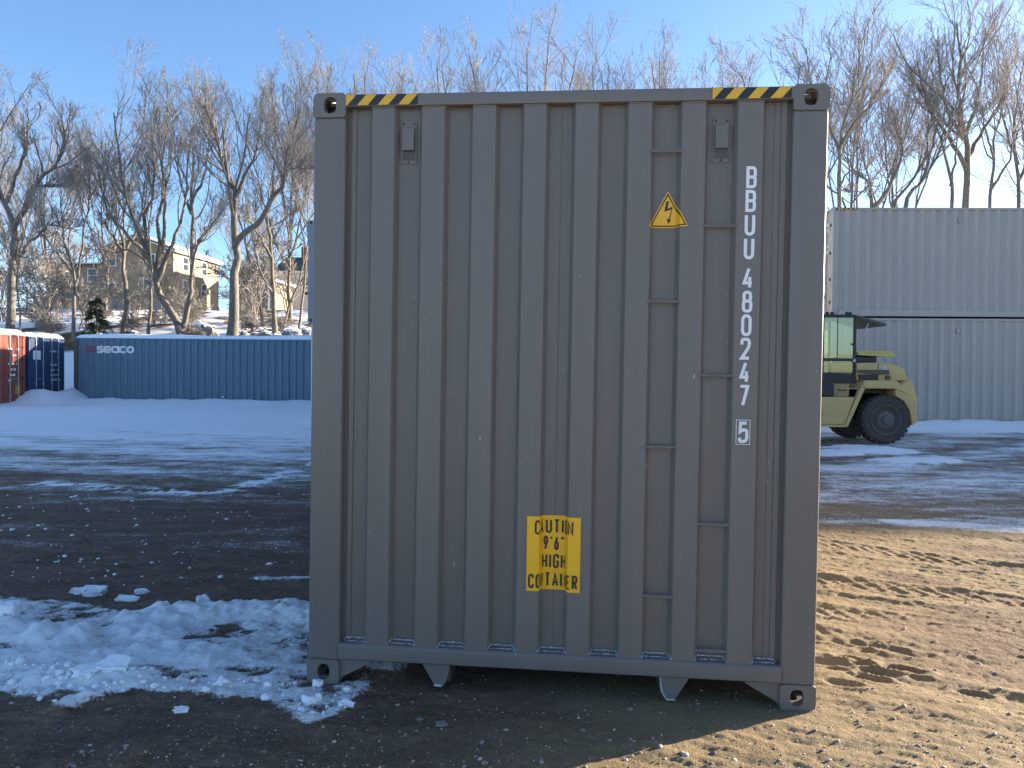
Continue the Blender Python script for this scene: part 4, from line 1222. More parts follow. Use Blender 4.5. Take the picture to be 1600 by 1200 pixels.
MB().box((-13.1, -1.25, 1.9), (-8.3, -1.15, 1.98)).build('deck_rail', M['browncedar'], h1)

# white cottage with chimney
h2 = empty('house', (-24.6, 80.0, 7.3), (0, 0, R(-4)), 'white cottage with dark roof and brick chimney behind the trees', 'house')
house_body(h2, 0, 5.6, 0, 7, 4.3, 6.1, M['whitewall'], along='x')
gable_roof(h2, 0, 5.6, 0, 7, 4.3, 6.1, .3, M['roofing'], along='x')
MB().box((1.6, 3.0, 5.6), (2.3, 3.6, 7.3)).build('chimney', M['brick'], h2)
for u in (1.2, 3.2): window(h2, ('y', 0), u, 2.4, .8, 1.2)
MB().box((-.35, -1.2, -1.0), (.2, -.1, 2.2)).build('porch', M['brick'], h2)
# brown barn-like garage
h3 = empty('garage', (-25.6, 71.0, 6.6), (0, 0, R(-4)), 'brown timber garage with white door posts between the houses', 'garage')
house_body(h3, 0, 3.6, 0, 5, 3.2, 4.7, M['browncedar'])
gable_roof(h3, 0, 3.6, 0, 5, 3.2, 4.7, .3, M['roofing'])
MB().box((.5, -.03, -1.0), (3.1, -.003, 2.1)).build('garage_door', M['oldsteel'], h3)
for x in (.3, 3.1): MB().box((x, -.06, -1.0), (x + .16, -.004, 3.1)).build('door_post', M['trim'], h3)
MB().box((.3, -.06, 2.95), (3.26, -.004, 3.1)).build('lintel', M['trim'], h3)

# ------------------------------------------------------------------ boulders on the bank
M['rock'] = simple('grey_lichen_rock', (.20, .185, .165), .9, 0, .35, 3, .6, 12)
def boulder(px, py, d, sx, sy, sz, seed, label, name='boulder', group=None, cap=True):
    g = at(px, py, d); x, y = g[0], d
    z = hz(x, y)
    bm = bmesh.new(); bmesh.ops.create_icosphere(bm, subdivisions=3, radius=1)
    V = np.array([v.co[:] for v in bm.verts])
    n = fbm(V[:, 0] * 1.4 + seed, V[:, 1] * 1.4 + V[:, 2] * 1.7, seed, 3) - .5
    n2 = np.round(fbm(V[:, 0] * 1.1 + seed * 2, V[:, 2] * 1.1 + V[:, 1], seed + 5, 2) * 5) / 5 - .5
    for v, a, b_ in zip(bm.verts, n, n2):
        v.co = Vector((v.co.x * sx, v.co.y * sy, v.co.z * sz)) * (1 + .55 * a + .35 * b_)
    me = bpy.data.meshes.new(name); bm.to_mesh(me)
    me.materials.append(M['rock'])
    o = obj(name, me); o.location = (x, y, z + sz * .45); o.rotation_euler = (0, 0, seed)
    tag(o, label, 'rock', group)
    if cap:
        c = MB(); top = [f for f in bm.faces if f.normal.z > .62]
        idx = {}; vs = []; fs = []
        for f in top:
            q = []
            for v in f.verts:
                if v.index not in idx: idx[v.index] = len(vs); vs.append((v.co.x * 1.02, v.co.y * 1.02, v.co.z + .05 + .02 * math.sin(v.index)))
                q.append(idx[v.index])
            fs.append(tuple(q))
        if fs:
            c.add(vs, fs); c.build('snow_cap', M['snow'], o, smooth='all')
    bm.free()
    return o
boulder(312, 521, 39.2, .85, .45, .62, 3, 'large flat-sided grey rock beside the leaning forked tree')
for q, (px, py, d, s, lb) in enumerate(((381, 516, 40, .26, 'small grey boulder just right of the thick trunk'), (398, 516, 39.5, .30, 'rounded grey boulder, second right of the thick trunk'), (413, 518, 39.0, .42, 'broad grey boulder, third right of the thick trunk'),
                                        (433, 520, 38.6, .36, 'low grey boulder in the middle of the rock row'), (457, 521, 38.3, .55, 'snow topped boulder near the end of the rock row'), (478, 513, 39.5, .50, 'grey boulder closest to the big grey container'), (150, 521, 39, .45, 'dark boulder under the small evergreen'),
                                        (210, 520, 40, .4, 'brown boulder at the foot of the bent trunk'), (330, 512, 43, .35, 'small rock behind the large flat-sided rock'))):
    boulder(px, py, d, s * 1.15, s * .9, s * .75, 11 + q * 3, lb, group='rocks on the bank')

# ------------------------------------------------------------------ bare trees
t = NT('grey_brown_bark'); v = t.coord((3, 3, .7))
bn = t.noise(v, 5, 6, .7)
t.set(Base_Color=t.ramp(bn, [(.3, (.075, .062, .050)), (.7, (.25, .22, .185))]), Roughness=.9, Normal=t.bump(bn, .8, .04))
M['bark'] = t.m
t = NT('twig_bark'); v = t.coord()
t.set(Base_Color=t.mix(t.noise(v, .35, 3), (.22, .195, .175), (.34, .30, .265)), Roughness=.85)
M['twig'] = t.m

def tubes(P, Rr, k):
    """P (N,S,3), Rr (N,S) -> verts, quads"""
    N, S, _ = P.shape
    T = np.gradient(P, axis=1); T /= np.linalg.norm(T, axis=2, keepdims=True) + 1e-9
    ref = np.where(np.abs(T[:, :1, 2:3]) < .8, np.array([0, 0, 1.0]), np.array([1.0, 0, 0]))
    U = np.cross(T, np.broadcast_to(ref, T.shape)); U /= np.linalg.norm(U, axis=2, keepdims=True) + 1e-9
    W = np.cross(T, U)
    a = np.arange(k) * 2 * np.pi / k
    V = P[:, :, None, :] + Rr[:, :, None, None] * (np.cos(a)[None, None, :, None] * U[:, :, None, :] + np.sin(a)[None, None, :, None] * W[:, :, None, :])
    ii = np.arange(N * S * k).reshape(N, S, k)
    j = np.roll(ii, -1, axis=2)
    F = np.stack([ii[:, :-1], j[:, :-1], j[:, 1:], ii[:, 1:]], -1).reshape(-1, 4)
    return V.reshape(-1, 3), F

def catmull(pts, S):
    pts = np.asarray(pts, float)
    if len(pts) == 2: return pts[0] + (pts[1] - pts[0]) * np.linspace(0, 1, S)[:, None]
    P = np.vstack([2 * pts[0] - pts[1], pts, 2 * pts[-1] - pts[-2]])
    n = len(pts) - 1; out = []
    for s in np.linspace(0, n - 1e-6, S):
        i = int(s); f = s - i; p0, p1, p2, p3 = P[i:i + 4]
        out.append(.5 * ((2 * p1) + (-p0 + p2) * f + (2 * p0 - 5 * p1 + 4 * p2 - p3) * f * f + (-p0 + 3 * p1 - 3 * p2 + p3) * f ** 3))
    return np.array(out)

def children(P, Rr, Ln, n, t0, ratio, ang, rng, S, trop, wob, rmin, rscale=.62, fall=.6):
    N, SP, _ = P.shape
    t = t0 + (1 - t0) * (np.arange(n)[None, :] + rng.random((N, n))) / n
    t = np.minimum(t, .995)
    f = t * (SP - 1); i = np.minimum(f.astype(int), SP - 2); f = f - i
    r_ = np.arange(N)[:, None]
    pos = P[r_, i] * (1 - f[..., None]) + P[r_, i + 1] * f[..., None]
    rad = Rr[r_, i] * (1 - f) + Rr[r_, i + 1] * f
    T = P[r_, i + 1] - P[r_, i]; T /= np.linalg.norm(T, axis=2, keepdims=True) + 1e-9
    rv = rng.normal(size=T.shape)
    pr = rv - (rv * T).sum(2, keepdims=True) * T; pr /= np.linalg.norm(pr, axis=2, keepdims=True) + 1e-9
    a = np.radians(rng.uniform(ang[0], ang[1], (N, n)))[..., None]
    D = T * np.cos(a) + pr * np.sin(a)
    L = Ln[:, None] * ratio * (1.15 - fall * (t - t0) / (1 - t0)) * rng.uniform(.65, 1.2, (N, n))
    pos = pos.reshape(-1, 3); D = D.reshape(-1, 3); L = L.reshape(-1); rad = rad.reshape(-1)
    r0 = np.maximum(rad * rscale, rmin)
    Q = [pos]; p = pos
    for s in range(S - 1):
        D = D + np.array([0, 0, trop]) + rng.normal(size=D.shape) * wob
        D /= np.linalg.norm(D, axis=1, keepdims=True) + 1e-9
        p = p + D * (L / (S - 1))[:, None]; Q.append(p)
    Q = np.stack(Q, 1)
    RR = np.maximum(r0[:, None] * np.linspace(1, .35, S)[None, :], rmin * .8)
    return Q, RR, L

def bare_tree(stems, seed, label, group, lev=(8, 6, 6, 5), ratio=.33, t0=.42, ang=(22, 50), trop=.12, wob=.12, name='bare_tree', rmin=.0072, loc=None, len_scale=1.0):
    """stems: list of (points, r0, r1) in world space; returns an Empty with trunk and crown"""
    rng = np.random.default_rng(seed)
    S0 = 14
    base = np.asarray(stems[0][0][0], float)
    P0 = np.stack([catmull(np.asarray(s[0], float) - base, S0) for s in stems])
    P0[:, 1:-1] += rng.normal(size=P0[:, 1:-1].shape) * .035
    R0 = np.stack([s[1] + (s[2] - s[1]) * np.linspace(0, 1, S0) ** .85 for s in stems])
    for k_, s in enumerate(stems):
        if len(s) < 4: R0[k_, 0] *= 1.25
    L0 = np.linalg.norm(np.diff(P0, axis=1), axis=2).sum(1) * len_scale
    Vs, Fs = tubes(P0, R0, 10)
    P1, R1, L1 = children(P0, R0, L0, lev[0], t0, ratio, ang, rng, 9, trop, wob, .016, fall=.42)
    v1, f1 = tubes(P1, R1, 6); 
    trunkV = np.vstack([Vs, v1]); trunkF = np.vstack([Fs, f1 + len(Vs)])
    P2_, R2_, L2_ = children(P1, R1, L1, lev[1], .30, .50, (20, 48), rng, 7, trop * .9, wob * .9, .013)
    P2b, R2b, L2b = children(P0, R0, L0 * .45, lev[1] * 2, .60, .50, (18, 48), rng, 7, trop, wob, .013, fall=.35)
    P2_ = np.concatenate([P2_, P2b]); R2_ = np.concatenate([R2_, R2b]); L2_ = np.concatenate([L2_, L2b])
    P3, R3, L3 = children(P2_, R2_, L2_, lev[2], .20, .62, (18, 46), rng, 5, trop * .8, wob * .9, .0095)
    P4, R4, L4 = children(P3, R3, L3, lev[3], .15, .68, (18, 48), rng, 3, trop * .6, wob * 1.0, rmin)
    VV = []; FF = []; n = 0
    for P_, R_, k in ((P2_, R2_, 4), (P3, R3, 3), (P4, R4, 3)):
        a, f = tubes(P_, R_, k); VV.append(a); FF.append(f + n); n += len(a)
    root = empty(name, base if loc is None else loc, (0, 0, 0), label, 'tree', group)
    obj('trunk', np_mesh('trunk', trunkV, trunkF, M['bark']), root)
    obj('crown', np_mesh('crown', np.vstack(VV), np.vstack(FF), M['twig']), root)
    return root

def px_stem(pts, d, r0, r1, rng, dy=1.2, base=False, sub=False):
    """stem drawn through photograph pixels at distance d, wandering a little in depth"""
    out = []; y = d
    for i, (px, py) in enumerate(pts):
        if i: y += rng.uniform(-dy, dy) * .6
        else: y = d
        p = at(px, py, y)
        if base and i == 0: p[2] = hz(p[0], p[1]) - .15
        out.append(p)
    return (out, r0, r1, 1) if sub else (out, r0, r1)

BK = 'bare trees on the wooded bank'
rg = random.Random(12)
def hero(seed, d, label, main, others, r0, lev=(6, 5, 4, 3), **kw):
    b0 = main[0][1]; sq = lambda p: (p[0], b0 - (b0 - p[1]) * (1.0 if b0 - p[1] < 130 else 1 - .16 * min(1, (b0 - p[1] - 130) / 200)))
    main = [sq(p) for p in main]; others = [([sq(p) for p in o_[0]], o_[1]) for o_ in others]; r0 *= .8
    st = [px_stem(main, d, r0, r0 * .16, rg, base=True)]
    mp = st[0][0]
    for o_ in others:
        pts, rr = o_[0], o_[1]
        s = px_stem(pts, d, rr, max(rr * .15, .02), rg, sub=True)
        # start on the main stem
        q = min(mp, key=lambda a: abs(a[2] - s[0][0][2]))
        dd = q[1] - s[0][0][1]
        s = ([np.array([a[0] * (a[1] + dd) / a[1], a[1] + dd, CAM_H + (a[2] - CAM_H) * (a[1] + dd) / a[1]]) for a in s[0]], s[1], s[2], 1)
        st.append(s)
    return bare_tree(st, seed, label, BK, lev, **kw)

hero(1, 38.5, 'thick dark trunked tree at the far left edge with spreading limbs', [(14, 522), (19, 430), (22, 350), (8, 305), (-8, 240), (-15, 160), (-10, 90)],
     [([(21, 352), (36, 320), (48, 272), (75, 262), (112, 265)], .16), ([(28, 335), (45, 300), (60, 250), (85, 215), (100, 160), (95, 110)], .15), ([(30, 400), (50, 372), (80, 345), (120, 355)], .10), ([(10, 300), (25, 240), (40, 180), (45, 120)], .12)], .27)
hero(2, 39.5, 'leaning tree forked near the ground with many rising stems before the tan house', [(288, 524), (272, 492), (250, 462), (242, 430), (232, 395), (212, 345), (200, 300), (192, 240), (182, 165), (178, 110)],
     [([(286, 512), (296, 470), (300, 445), (303, 400), (318, 360), (345, 335)], .15), ([(243, 435), (250, 390), (247, 330), (256, 270), (255, 190), (262, 100)], .14),
      ([(246, 440), (262, 395), (275, 360), (290, 300), (292, 220), (300, 140)], .13), ([(238, 410), (205, 370), (180, 335), (165, 290), (140, 220)], .11), ([(233, 398), (226, 340), (238, 280), (240, 200), (235, 120)], .11),
      ([(255, 395), (258, 320), (255, 240), (248, 160), (250, 105)], .10), ([(240, 420), (205, 390), (178, 395), (150, 380)], .07)], .26, lev=(5, 5, 4, 3))
hero(3, 38.2, 'tallest thick grey trunk with a heavy limb curving up to the right', [(361, 526), (366, 470), (368, 420), (368, 380), (365, 320), (366, 270), (352, 225), (342, 170), (325, 110)],
     [([(368, 385), (378, 365), (402, 345), (415, 318), (424, 290), (444, 262), (447, 225), (448, 180), (460, 140), (470, 100)], .19), ([(366, 290), (378, 262), (380, 240), (395, 200), (405, 150), (410, 100)], .12), ([(445, 240), (452, 222), (490, 218)], .08), ([(356, 240), (345, 180), (335, 130), (315, 95)], .10)], .33)
hero(4, 41, 'slim dark tree right of the thick grey trunk with drooping limbs', [(430, 508), (427, 450), (424, 400), (420, 360), (418, 325), (422, 270), (430, 200)],
     [([(424, 405), (410, 375), (395, 350), (385, 320)], .09), ([(428, 460), (415, 440), (402, 405), (395, 375)], .07), ([(420, 355), (445, 335), (462, 320)], .06)], .16, lev=(6, 5, 4, 3))
hero(5, 40, 'crooked brown trunk left of the forked tree', [(192, 522), (197, 490), (197, 455), (192, 425), (196, 385), (185, 350), (170, 320), (160, 270), (150, 200)],
     [([(196, 400), (180, 370), (165, 345), (168, 330)], .09), ([(195, 395), (215, 350), (225, 290), (225, 230)], .08)], .19, lev=(6, 5, 4, 3))
hero(6, 46, 'straight sunlit trunk standing right in front of the house corner', [(301, 490), (300, 450), (299, 400), (301, 350), (298, 300), (304, 240), (300, 170), (305, 100)],
     [([(300, 390), (320, 365), (340, 335), (350, 290)], .10), ([(299, 330), (285, 280), (275, 220), (270, 130)], .10), ([(300, 310), (318, 260), (325, 190), (330, 120)], .10)], .22)
hero(7, 42, 'thin twin stemmed tree beside the upper blue grey container', [(466, 503), (474, 460), (478, 400), (470, 330), (462, 260), (455, 190)],
     [([(440, 522), (452, 480), (468, 440), (480, 380), (482, 300), (478, 220)], .07), ([(470, 330), (478, 280), (485, 210)], .05)], .10, lev=(6, 6, 4, 3))
hero(8, 38, 'slender pale tree near the left edge before the dark evergreen', [(117, 520), (117, 470), (112, 420), (100, 370), (98, 320), (92, 260)],
     [([(116, 450), (128, 400), (132, 340), (140, 280), (138, 220)], .07), ([(114, 430), (92, 400), (70, 360), (62, 300)], .06)], .13, lev=(6, 6, 4, 3))
hero(9, 39, 'thin straight trunk between the crooked and the forked tree', [(231, 524), (235, 470), (236, 420), (233, 360), (238, 290), (230, 220)], [([(235, 430), (222, 390), (215, 330)], .05)], .11, lev=(6, 5, 4, 3))
hero(10, 36.5, 'very thin pole-like trunk beside the far left tree', [(33, 523), (30, 480), (27, 430), (36, 370), (50, 310)], [([(28, 440), (15, 400), (5, 350)], .04)], .07, lev=(5, 5, 4, 3))
hero(11, 47, 'dark leaning tree by the brown garage', [(412, 492), (400, 440), (385, 390), (378, 350), (362, 300), (340, 250)], [([(400, 440), (418, 410), (430, 370), (450, 330)], .08), ([(385, 390), (398, 350), (400, 300)], .07)], .13, lev=(6, 5, 4, 3))

# right hand group above the pale grey stack
RG = [(21, 36, 'nearest trunk right of the grey container, tall and straight', [(1311, 420), (1311, 300), (1313, 230), (1318, 170), (1330, 110), (1335, 50)],
       [([(1312, 290), (1330, 262), (1352, 275), (1365, 300)], .05), ([(1314, 235), (1300, 190), (1280, 130), (1265, 70)], .09), ([(1315, 210), (1340, 160), (1365, 110), (1385, 50)], .09)], .15),
      (22, 38, 'crooked low tree whose limbs bend left above the pale grey stack', [(1372, 420), (1362, 330), (1358, 285), (1335, 262), (1328, 240), (1345, 215)], [([(1365, 325), (1392, 290), (1405, 245), (1412, 225), (1402, 190), (1395, 140)], .11), ([(1360, 290), (1345, 300), (1320, 295)], .04)], .14),
      (23, 40, 'slanting forked tree leaning right above the pale grey stack', [(1405, 430), (1414, 326), (1438, 285), (1462, 240), (1480, 190), (1490, 130)], [([(1400, 380), (1398, 320), (1420, 285), (1445, 240), (1450, 180), (1440, 120)], .12), ([(1440, 280), (1455, 225), (1460, 160), (1450, 90)], .10)], .17),
      (24, 42, 'tallest tree at the right with a wide fan of branches', [(1508, 430), (1508, 320), (1512, 240), (1505, 170), (1498, 100), (1500, 30), (1495, -40)],
       [([(1510, 260), (1480, 190), (1450, 120), (1425, 60)], .13), ([(1510, 240), (1540, 170), (1565, 100), (1580, 30)], .13), ([(1508, 190), (1525, 120), (1535, 40), (1540, -30)], .12), ([(1506, 200), (1480, 130), (1470, 60), (1465, 0)], .12)], .27),
      (25, 40, 'straight trunk left of the tallest tree', [(1488, 430), (1487, 325), (1483, 270), (1470, 200), (1455, 140), (1440, 80)], [([(1485, 290), (1495, 220), (1500, 150)], .08)], .15),
      (26, 41, 'slim upright tree right of the tallest tree', [(1545, 430), (1546, 325), (1552, 250), (1556, 180), (1570, 110), (1575, 40)], [([(1547, 300), (1572, 250), (1590, 190), (1605, 130)], .08), ([(1553, 240), (1540, 180), (1530, 120)], .07)], .14),
      (27, 43, 'tree at the right edge of the frame', [(1592, 430), (1593, 320), (1590, 250), (1583, 190), (1590, 100), (1600, 20)], [([(1592, 280), (1612, 220), (1640, 150), (1650, 80)], .1), ([(1591, 250), (1570, 170), (1560, 90)], .1)], .17)]
for sd, d, lb, mn, ot, r0 in RG: hero(sd, d, lb, mn, ot, r0, lev=(5, 5, 4, 3), ratio=.31)

# prototypes for the trees farther back, then copies
protos = []
def generic(seed, H, nst, spread, lev=(5, 5, 4, 3), r0=.13):
    rng = random.Random(seed); st = [([(0, 0, -.3), (rng.uniform(-.2, .2), 0, H * .25), (rng.uniform(-.5, .5), rng.uniform(-.4, .4), H * .55), (rng.uniform(-.8, .8), rng.uniform(-.6, .6), H * .97)], r0, .03)]
    for k in range(nst):
        a = 2 * math.pi * (k + rng.uniform(0, .7)) / nst; s = spread * rng.uniform(.6, 1.1); h0 = H * rng.uniform(.14, .36)
        st.append(([(0, 0, h0), (s * .28 * math.cos(a), s * .28 * math.sin(a), h0 + H * .14), (s * .62 * math.cos(a), s * .62 * math.sin(a), H * rng.uniform(.55, .68)), (s * math.cos(a), s * math.sin(a), H * rng.uniform(.82, .98))], r0 * .55, .025, 1))
    return bare_tree(st, seed, '', BK, lev, ratio=.30, t0=.40, loc=(0, 0, 0))
MIDL = ['bare tree crown rising over the left end of the grey container roof', 'bare tree crown just right of the left hazard tape', 'wispy bare crown above the left third of the roof edge', 'bare crown left of the highest one above the container', 'highest bare crown above the middle of the container roof',
        'slim bare crown right of the highest one above the container', 'narrow bare crown above the right of the roof middle', 'low bare crown above the right hazard tape', 'broad bare crown just left of the right corner fitting', 'broad bare crown just right of the right corner fitting', 'dense bare crown between the corner fitting and the right hand group']
mids = [(455, 72, 50), (560, 62, 56), (640, 75, 60), (705, 52, 57), (832, 12, 52), (952, 55, 58), (1030, 45, 56), (1125, 78, 62), (1245, 45, 50), (1345, 35, 49), (1410, 40, 53)]
gen = [generic(101, 16, 5, 3.6), generic(102, 15, 6, 4.6), generic(103, 17, 4, 3.0), generic(104, 14, 6, 4.2)]
used = [False] * 4
def place(px, ytop, d, label, k=None, grp=BK):
    k = rg.randrange(4) if k is None else k
    H = (16, 15, 17, 14)[k]
    top = at(px, ytop, d); x = top[0]; z0 = hz(x, d)
    if used[k]: o = copy_tree(gen[k])
    else: o = gen[k]; used[k] = True
    s = (top[2] - z0) / H / 1.14
    o.location = (x, d, z0 - .1); o.scale = (s * rg.uniform(.9, 1.15), s * rg.uniform(.9, 1.15), s); o.rotation_euler = (0, 0, rg.uniform(0, 6.28))
    o['label'] = label; o['group'] = grp
    return o
for i, ((px, yt, d), lb) in enumerate(zip(mids, MIDL)): place(px, yt, d, lb, (1, 0, 2, 0, 1, 2, 0, 3, 1, 3, 0)[i])
for px, yt, d in ((75, 160, 60), (165, 150, 56), (-30, 140, 50), (500, 95, 62), (100, 330, 95), (390, 300, 98), (30, 300, 92), (1640, 20, 55), (880, 95, 75)):
    place(px, yt, d, 'bare tree in the grey tangle of crowns farther back', grp='bare trees farther back on the bank')

# leafless brush on the bank
def brush(seed, H, n):
    rng = np.random.default_rng(seed); st = []
    for k in range(n):
        a = rng.uniform(0, 6.28); s = H * rng.uniform(.2, .7); h = H * rng.uniform(.5, 1.0)
        st.append(([(rng.normal() * .12, rng.normal() * .12, -.1), (s * .35 * math.cos(a), s * .35 * math.sin(a), h * .55), (s * math.cos(a), s * math.sin(a), h * rng.uniform(.75, 1.0))], .022, .008, 1))
    o = bare_tree(st, seed, '', None, (4, 3, 3, 2), ratio=.4, t0=.2, trop=.02, wob=.2, name='leafless_shrub', rmin=.006, loc=(0, 0, 0))
    for c in list(bpy.data.objects):
        if c.parent is o: c.name = {'trunk': 'stems', 'crow': 'twigs'}.get(c.name[:5] if c.name.startswith('trunk') else c.name[:4], c.name)
        if c.parent is o and not c.name.startswith('stems'): c.name = 'twigs'; 
    for c in list(bpy.data.objects):
        if c.parent is o: c.data.materials[0] = M['twig']
    return o
bp = [brush(201, 1.8, 12), brush(202, 2.6, 9), brush(203, 1.3, 14)]
bu = [False] * 3
for q in range(24):
    k = rg.randrange(3); px = rg.uniform(-20, 485); d = rg.choice((37.8, 39, 40.5, 42, 45, 49, 54, 60, 64)) + rg.uniform(-.8, .8)
    x = at(px, 500, d)[0]
    if bu[k]: o = copy_tree(bp[k])
    else: o = bp[k]; bu[k] = True
    s = rg.uniform(.5, 1.0); o.location = (x, d, hz(x, d) - .1); o.scale = (s, s, s); o.rotation_euler = (0, 0, rg.uniform(0, 6.28))
    tag(o, 'leafless brown brush in the undergrowth of the snowy bank', 'shrub', 'leafless brush on the bank')

for q in range(9):
    o = copy_tree(bp[1]); px = (15, 62, 90, 140, 218, 262, 385, 405, 452)[q] + rg.uniform(-8, 8); d = rg.uniform(41, 58)
    x = at(px, 500, d)[0]; s = rg.uniform(1.3, 2.3); o.location = (x, d, hz(x, d) - .1); o.scale = (s * .75, s * .75, s); o.rotation_euler = (0, 0, rg.uniform(0, 6.28)); o.name = 'leafless_sapling'
    tag(o, 'tall thin leafless sapling clump veiling the houses on the bank', 'shrub', 'leafless saplings before the houses')
# evergreens
t = NT('dark_needles'); v = t.coord()
t.set(Base_Color=t.mix(t.noise(v, 2, 3), (.022, .035, .018), (.06, .075, .035)), Roughness=.8); M['needle'] = t.m
def evergreen(px, d, H, Wd, seed, label, z=None):
    rng = np.random.default_rng(seed); x = at(px, 500, d)[0]
    root = empty('evergreen_tree', (x, d, (hz(x, d) if z is None else z) - .1), (0, 0, 0), label, 'tree')
    MB().tube([(0, 0, 0), (.05, 0, H * .5), (0, .03, H)], [.05 * H / 3, .035 * H / 3, .01], 7).build('trunk', M['bark'], root)
    nb = 60; P = []
    for k in range(nb):
        h = H * (.08 + .9 * k / nb); r = Wd * (1 - .85 * k / nb) * rng.uniform(.55, 1.15); a = rng.uniform(0, 6.28)
        s = np.linspace(0, 1, 5)[:, None]
        P.append(np.hstack([s * r * math.cos(a), s * r * math.sin(a), h + .12 * r * np.sin(s * 3) - .28 * r * s ** 2 + rng.normal() * .02]))
    P = np.array(P); V, F = tubes(P, np.tile(np.linspace(.012, .004, 5), (nb, 1)), 3)
    o1 = obj('branches', np_mesh('branches', V, F, M['bark']), root)
    n = 4200; i = rng.integers(0, nb, n); s = rng.uniform(.15, 1, n) * 3.999; j = s.astype(int); f = (s - j)[:, None]
    c = P[i, j] * (1 - f) + P[i, j + 1] * f + rng.normal(size=(n, 3)) * .03
    d0 = P[i, -1] - P[i, 0]; d0 /= np.linalg.norm(d0, axis=1, keepdims=True)
    dv = d0 + rng.normal(size=(n, 3)) * .75; dv /= np.linalg.norm(dv, axis=1, keepdims=True)
    sd = np.cross(dv, rng.normal(size=(n, 3))); sd /= np.linalg.norm(sd, axis=1, keepdims=True)
    ln = rng.uniform(.10, .22, (n, 1)) * (H / 3) ** .5; w = .018 * (H / 3) ** .5
    V = np.stack([c - sd * w, c + sd * w, c + dv * ln + sd * w * .4, c + dv * ln - sd * w * .4], 1).reshape(-1, 3)
    obj('crown', np_mesh('crown', V, np.arange(n * 4).reshape(-1, 4), M['needle'], False), root)
evergreen(150, 38.6, 2.6, 1.25, 5, 'small dark evergreen on the bank left of the crooked trunk')
evergreen(1522, 44, 5.0, 1.9, 6, 'dark evergreen half hidden behind the pale grey stack', 4.3)
evergreen(1592, 46, 6.4, 2.0, 7, 'dark evergreen behind the pale grey stack at the right edge', 4.3)
# ------------------------------------------------------------------ loose snow, stones and clods in the foreground
def lump_mesh(specs, seed, name, mat, sub=1):
    """many small irregular lumps in one mesh; specs = [(x, y, z, r, flat)]"""
    bm = bmesh.new(); bmesh.ops.create_icosphere(bm, subdivisions=sub, radius=1)
    V0 = np.array([v.co[:] for v in bm.verts]); F0 = np.array([[v.index for v in f.verts] for f in bm.faces]); bm.free()
    rng = np.random.default_rng(seed); VV = []; FF = []; n = 0
    for x, y, z, r, fl in specs:
        a = rng.uniform(0, 6.28); c, s = math.cos(a), math.sin(a)
        k = 1 + rng.normal(size=(len(V0), 1)) * .20
        q = V0 * k * np.array([rng.uniform(.8, 1.3), rng.uniform(.7, 1.1), fl]) * r
        q = np.stack([q[:, 0] * c - q[:, 1] * s, q[:, 0] * s + q[:, 1] * c, q[:, 2]], 1) + np.array([x, y, z])
        VV.append(q); FF.append(F0 + n); n += len(V0)
    return np_mesh(name, np.vstack(VV), np.vstack(FF), mat, False)

def gz_many(P):
    P = np.array(P); z, s, a, d = ground_fields(P[None, :, 0], P[None, :, 1]); return z[0], s[0]
rng = np.random.default_rng(77)
# crumbled snow along the ploughed ridges
pts = []
for pl, hh, ww in RIDGES[:5]:
    pl = np.array(pl); seg = np.linalg.norm(np.diff(pl, axis=0), axis=1); cum = np.concatenate([[0], np.cumsum(seg)])
    for k in range(int(cum[-1] * 80)):
        s = rng.uniform(0, cum[-1]); x = np.interp(s, cum, pl[:, 0]); y = np.interp(s, cum, pl[:, 1])
        pts.append((x + rng.normal() * ww * .55, y + rng.normal() * ww * .6))
for k in range(700):
    px, py = rng.uniform(0, 560), rng.uniform(915, 1125); g = gp(px, py); pts.append((g[0], g[1]))
zz, ss = gz_many(pts)
sp = [(p[0], p[1], z + .004, float(np.clip(rng.lognormal(-4.75, .55), .004, .035)), .75) for p, z, s_ in zip(pts, zz, ss) if s_ > .42 and to_main(np.array(p[0]), np.array(p[1]))[1] < .0]
pts = []
for k in range(150):
    px, py = rng.uniform(0, 480), rng.uniform(775, 915); g = gp(px, py); pts.append((g[0], g[1]))
zz, ss = gz_many(pts)
sp += [(p[0], p[1], z + .002, float(np.clip(rng.lognormal(-4.9, .6), .003, .03)), .5) for p, z in zip(pts, zz)]
o = obj('snow_crumbs', lump_mesh(sp, 5, 'snow_crumbs', M['snow'], 2))
for p_ in o.data.polygons: p_.use_smooth = True
tag(o, 'crumbled snow clods along the ploughed ridge left of the container', 'snow', kind='stuff')
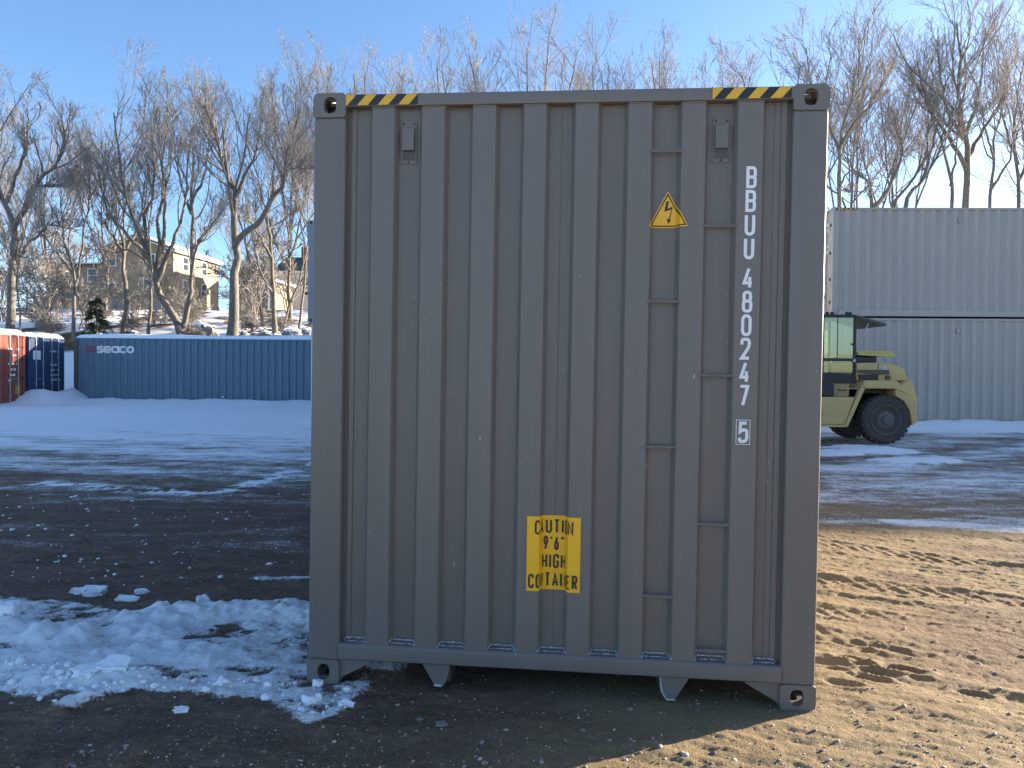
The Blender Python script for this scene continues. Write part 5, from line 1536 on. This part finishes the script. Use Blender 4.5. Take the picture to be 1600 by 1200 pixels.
# larger slabs one can pick out
def slab(px, py, sx, sy, sz, rot, seed, label, tilt=0.0, stone=False):
    g = gp(px, py); rg2 = np.random.default_rng(seed)
    bm = bmesh.new(); bmesh.ops.create_icosphere(bm, subdivisions=3, radius=.62)
    for v in bm.verts:
        q = np.array(v.co)
        q = np.clip(q * 1.25, -.5, .5)                       # squarish block with broken corners
        n_ = float(fbm(np.array(q[0] * 3 + seed), np.array(q[1] * 3 + q[2] * 2.3), seed, 3)) - .5
        v.co = Vector((q[0] * sx, q[1] * sy, q[2] * sz)) * (1 + .9 * n_)
    me = bpy.data.meshes.new('snow_chunk'); bm.to_mesh(me); bm.free(); me.materials.append(M['rock'] if stone else M['snow'])
    o = obj('stone' if stone else 'snow_chunk', me); o.location = (g[0], g[1], ground_z(*g) + sz * .32); o.rotation_euler = (tilt, .1, rot)
    tag(o, label, 'stone' if stone else 'snow', None if stone else 'snow chunks on the yard')
slab(148, 927, .13, .09, .07, .3, 1, 'largest flat white snow block at the upper edge of the snow band')
slab(125, 925, .09, .06, .04, .8, 2, 'dirty snow slab just left of the flat white block')
slab(222, 926, .08, .05, .03, .5, 3, 'thin grey snow slab alone on the dark ground right of the flat white block')
slab(200, 937, .13, .06, .035, .2, 4, 'long low snow slab at the edge of the snow band')
slab(255, 951, .06, .05, .04, 1.2, 5, 'small snow block at the left end of the ridge')
slab(317, 945, .07, .06, .06, .4, 6, 'tall snow block standing up on the ridge crest')
slab(180, 1064, .13, .10, .05, .2, 7, 'smooth tilted snow slab in the lower left snow', .25)
slab(140, 1068, .15, .09, .04, 1.0, 8, 'flat snow slab left of the smooth tilted one', .15)
slab(283, 1112, .06, .04, .02, .4, 9, 'isolated flat patch of grey ice on the dark ground')
slab(690, 1131, .05, .035, .012, .5, 10, 'grey stone flake on the ground below the left tunnel plate', stone=True)
slab(655, 1062 + 62, .03, .02, .012, .5, 11, 'small grey stone flake left of the larger flake', stone=True)
slab(8, 985, .16, .12, .10, .2, 12, 'big rounded snow block at the left edge of the frame')
# stones and grit
pts = []
for k in range(2600):
    px, py = rng.uniform(-40, 1640), 1205 - 330 * rng.random() ** 1.4
    g = gp(px, py); pts.append((g[0], g[1]))
zz, ss = gz_many(pts)
sp = [(p[0], p[1], z + .001, float(np.clip(rng.lognormal(-5.7, .55), .0015, .016)), .65) for p, z, s_ in zip(pts, zz, ss) if s_ < .5]
t = NT('mixed_grit'); v = t.coord()
t.set(Base_Color=t.ramp(t.noise(v, 9, 2, .5), [(.3, (.10, .085, .07)), (.5, (.27, .23, .19)), (.72, (.62, .58, .53))]), Roughness=.85); M['grit'] = t.m
o = obj('grit', lump_mesh(sp, 8, 'grit', M['grit'], 1)); tag(o, 'scattered stones and grit on the sandy ground', 'gravel', kind='stuff')
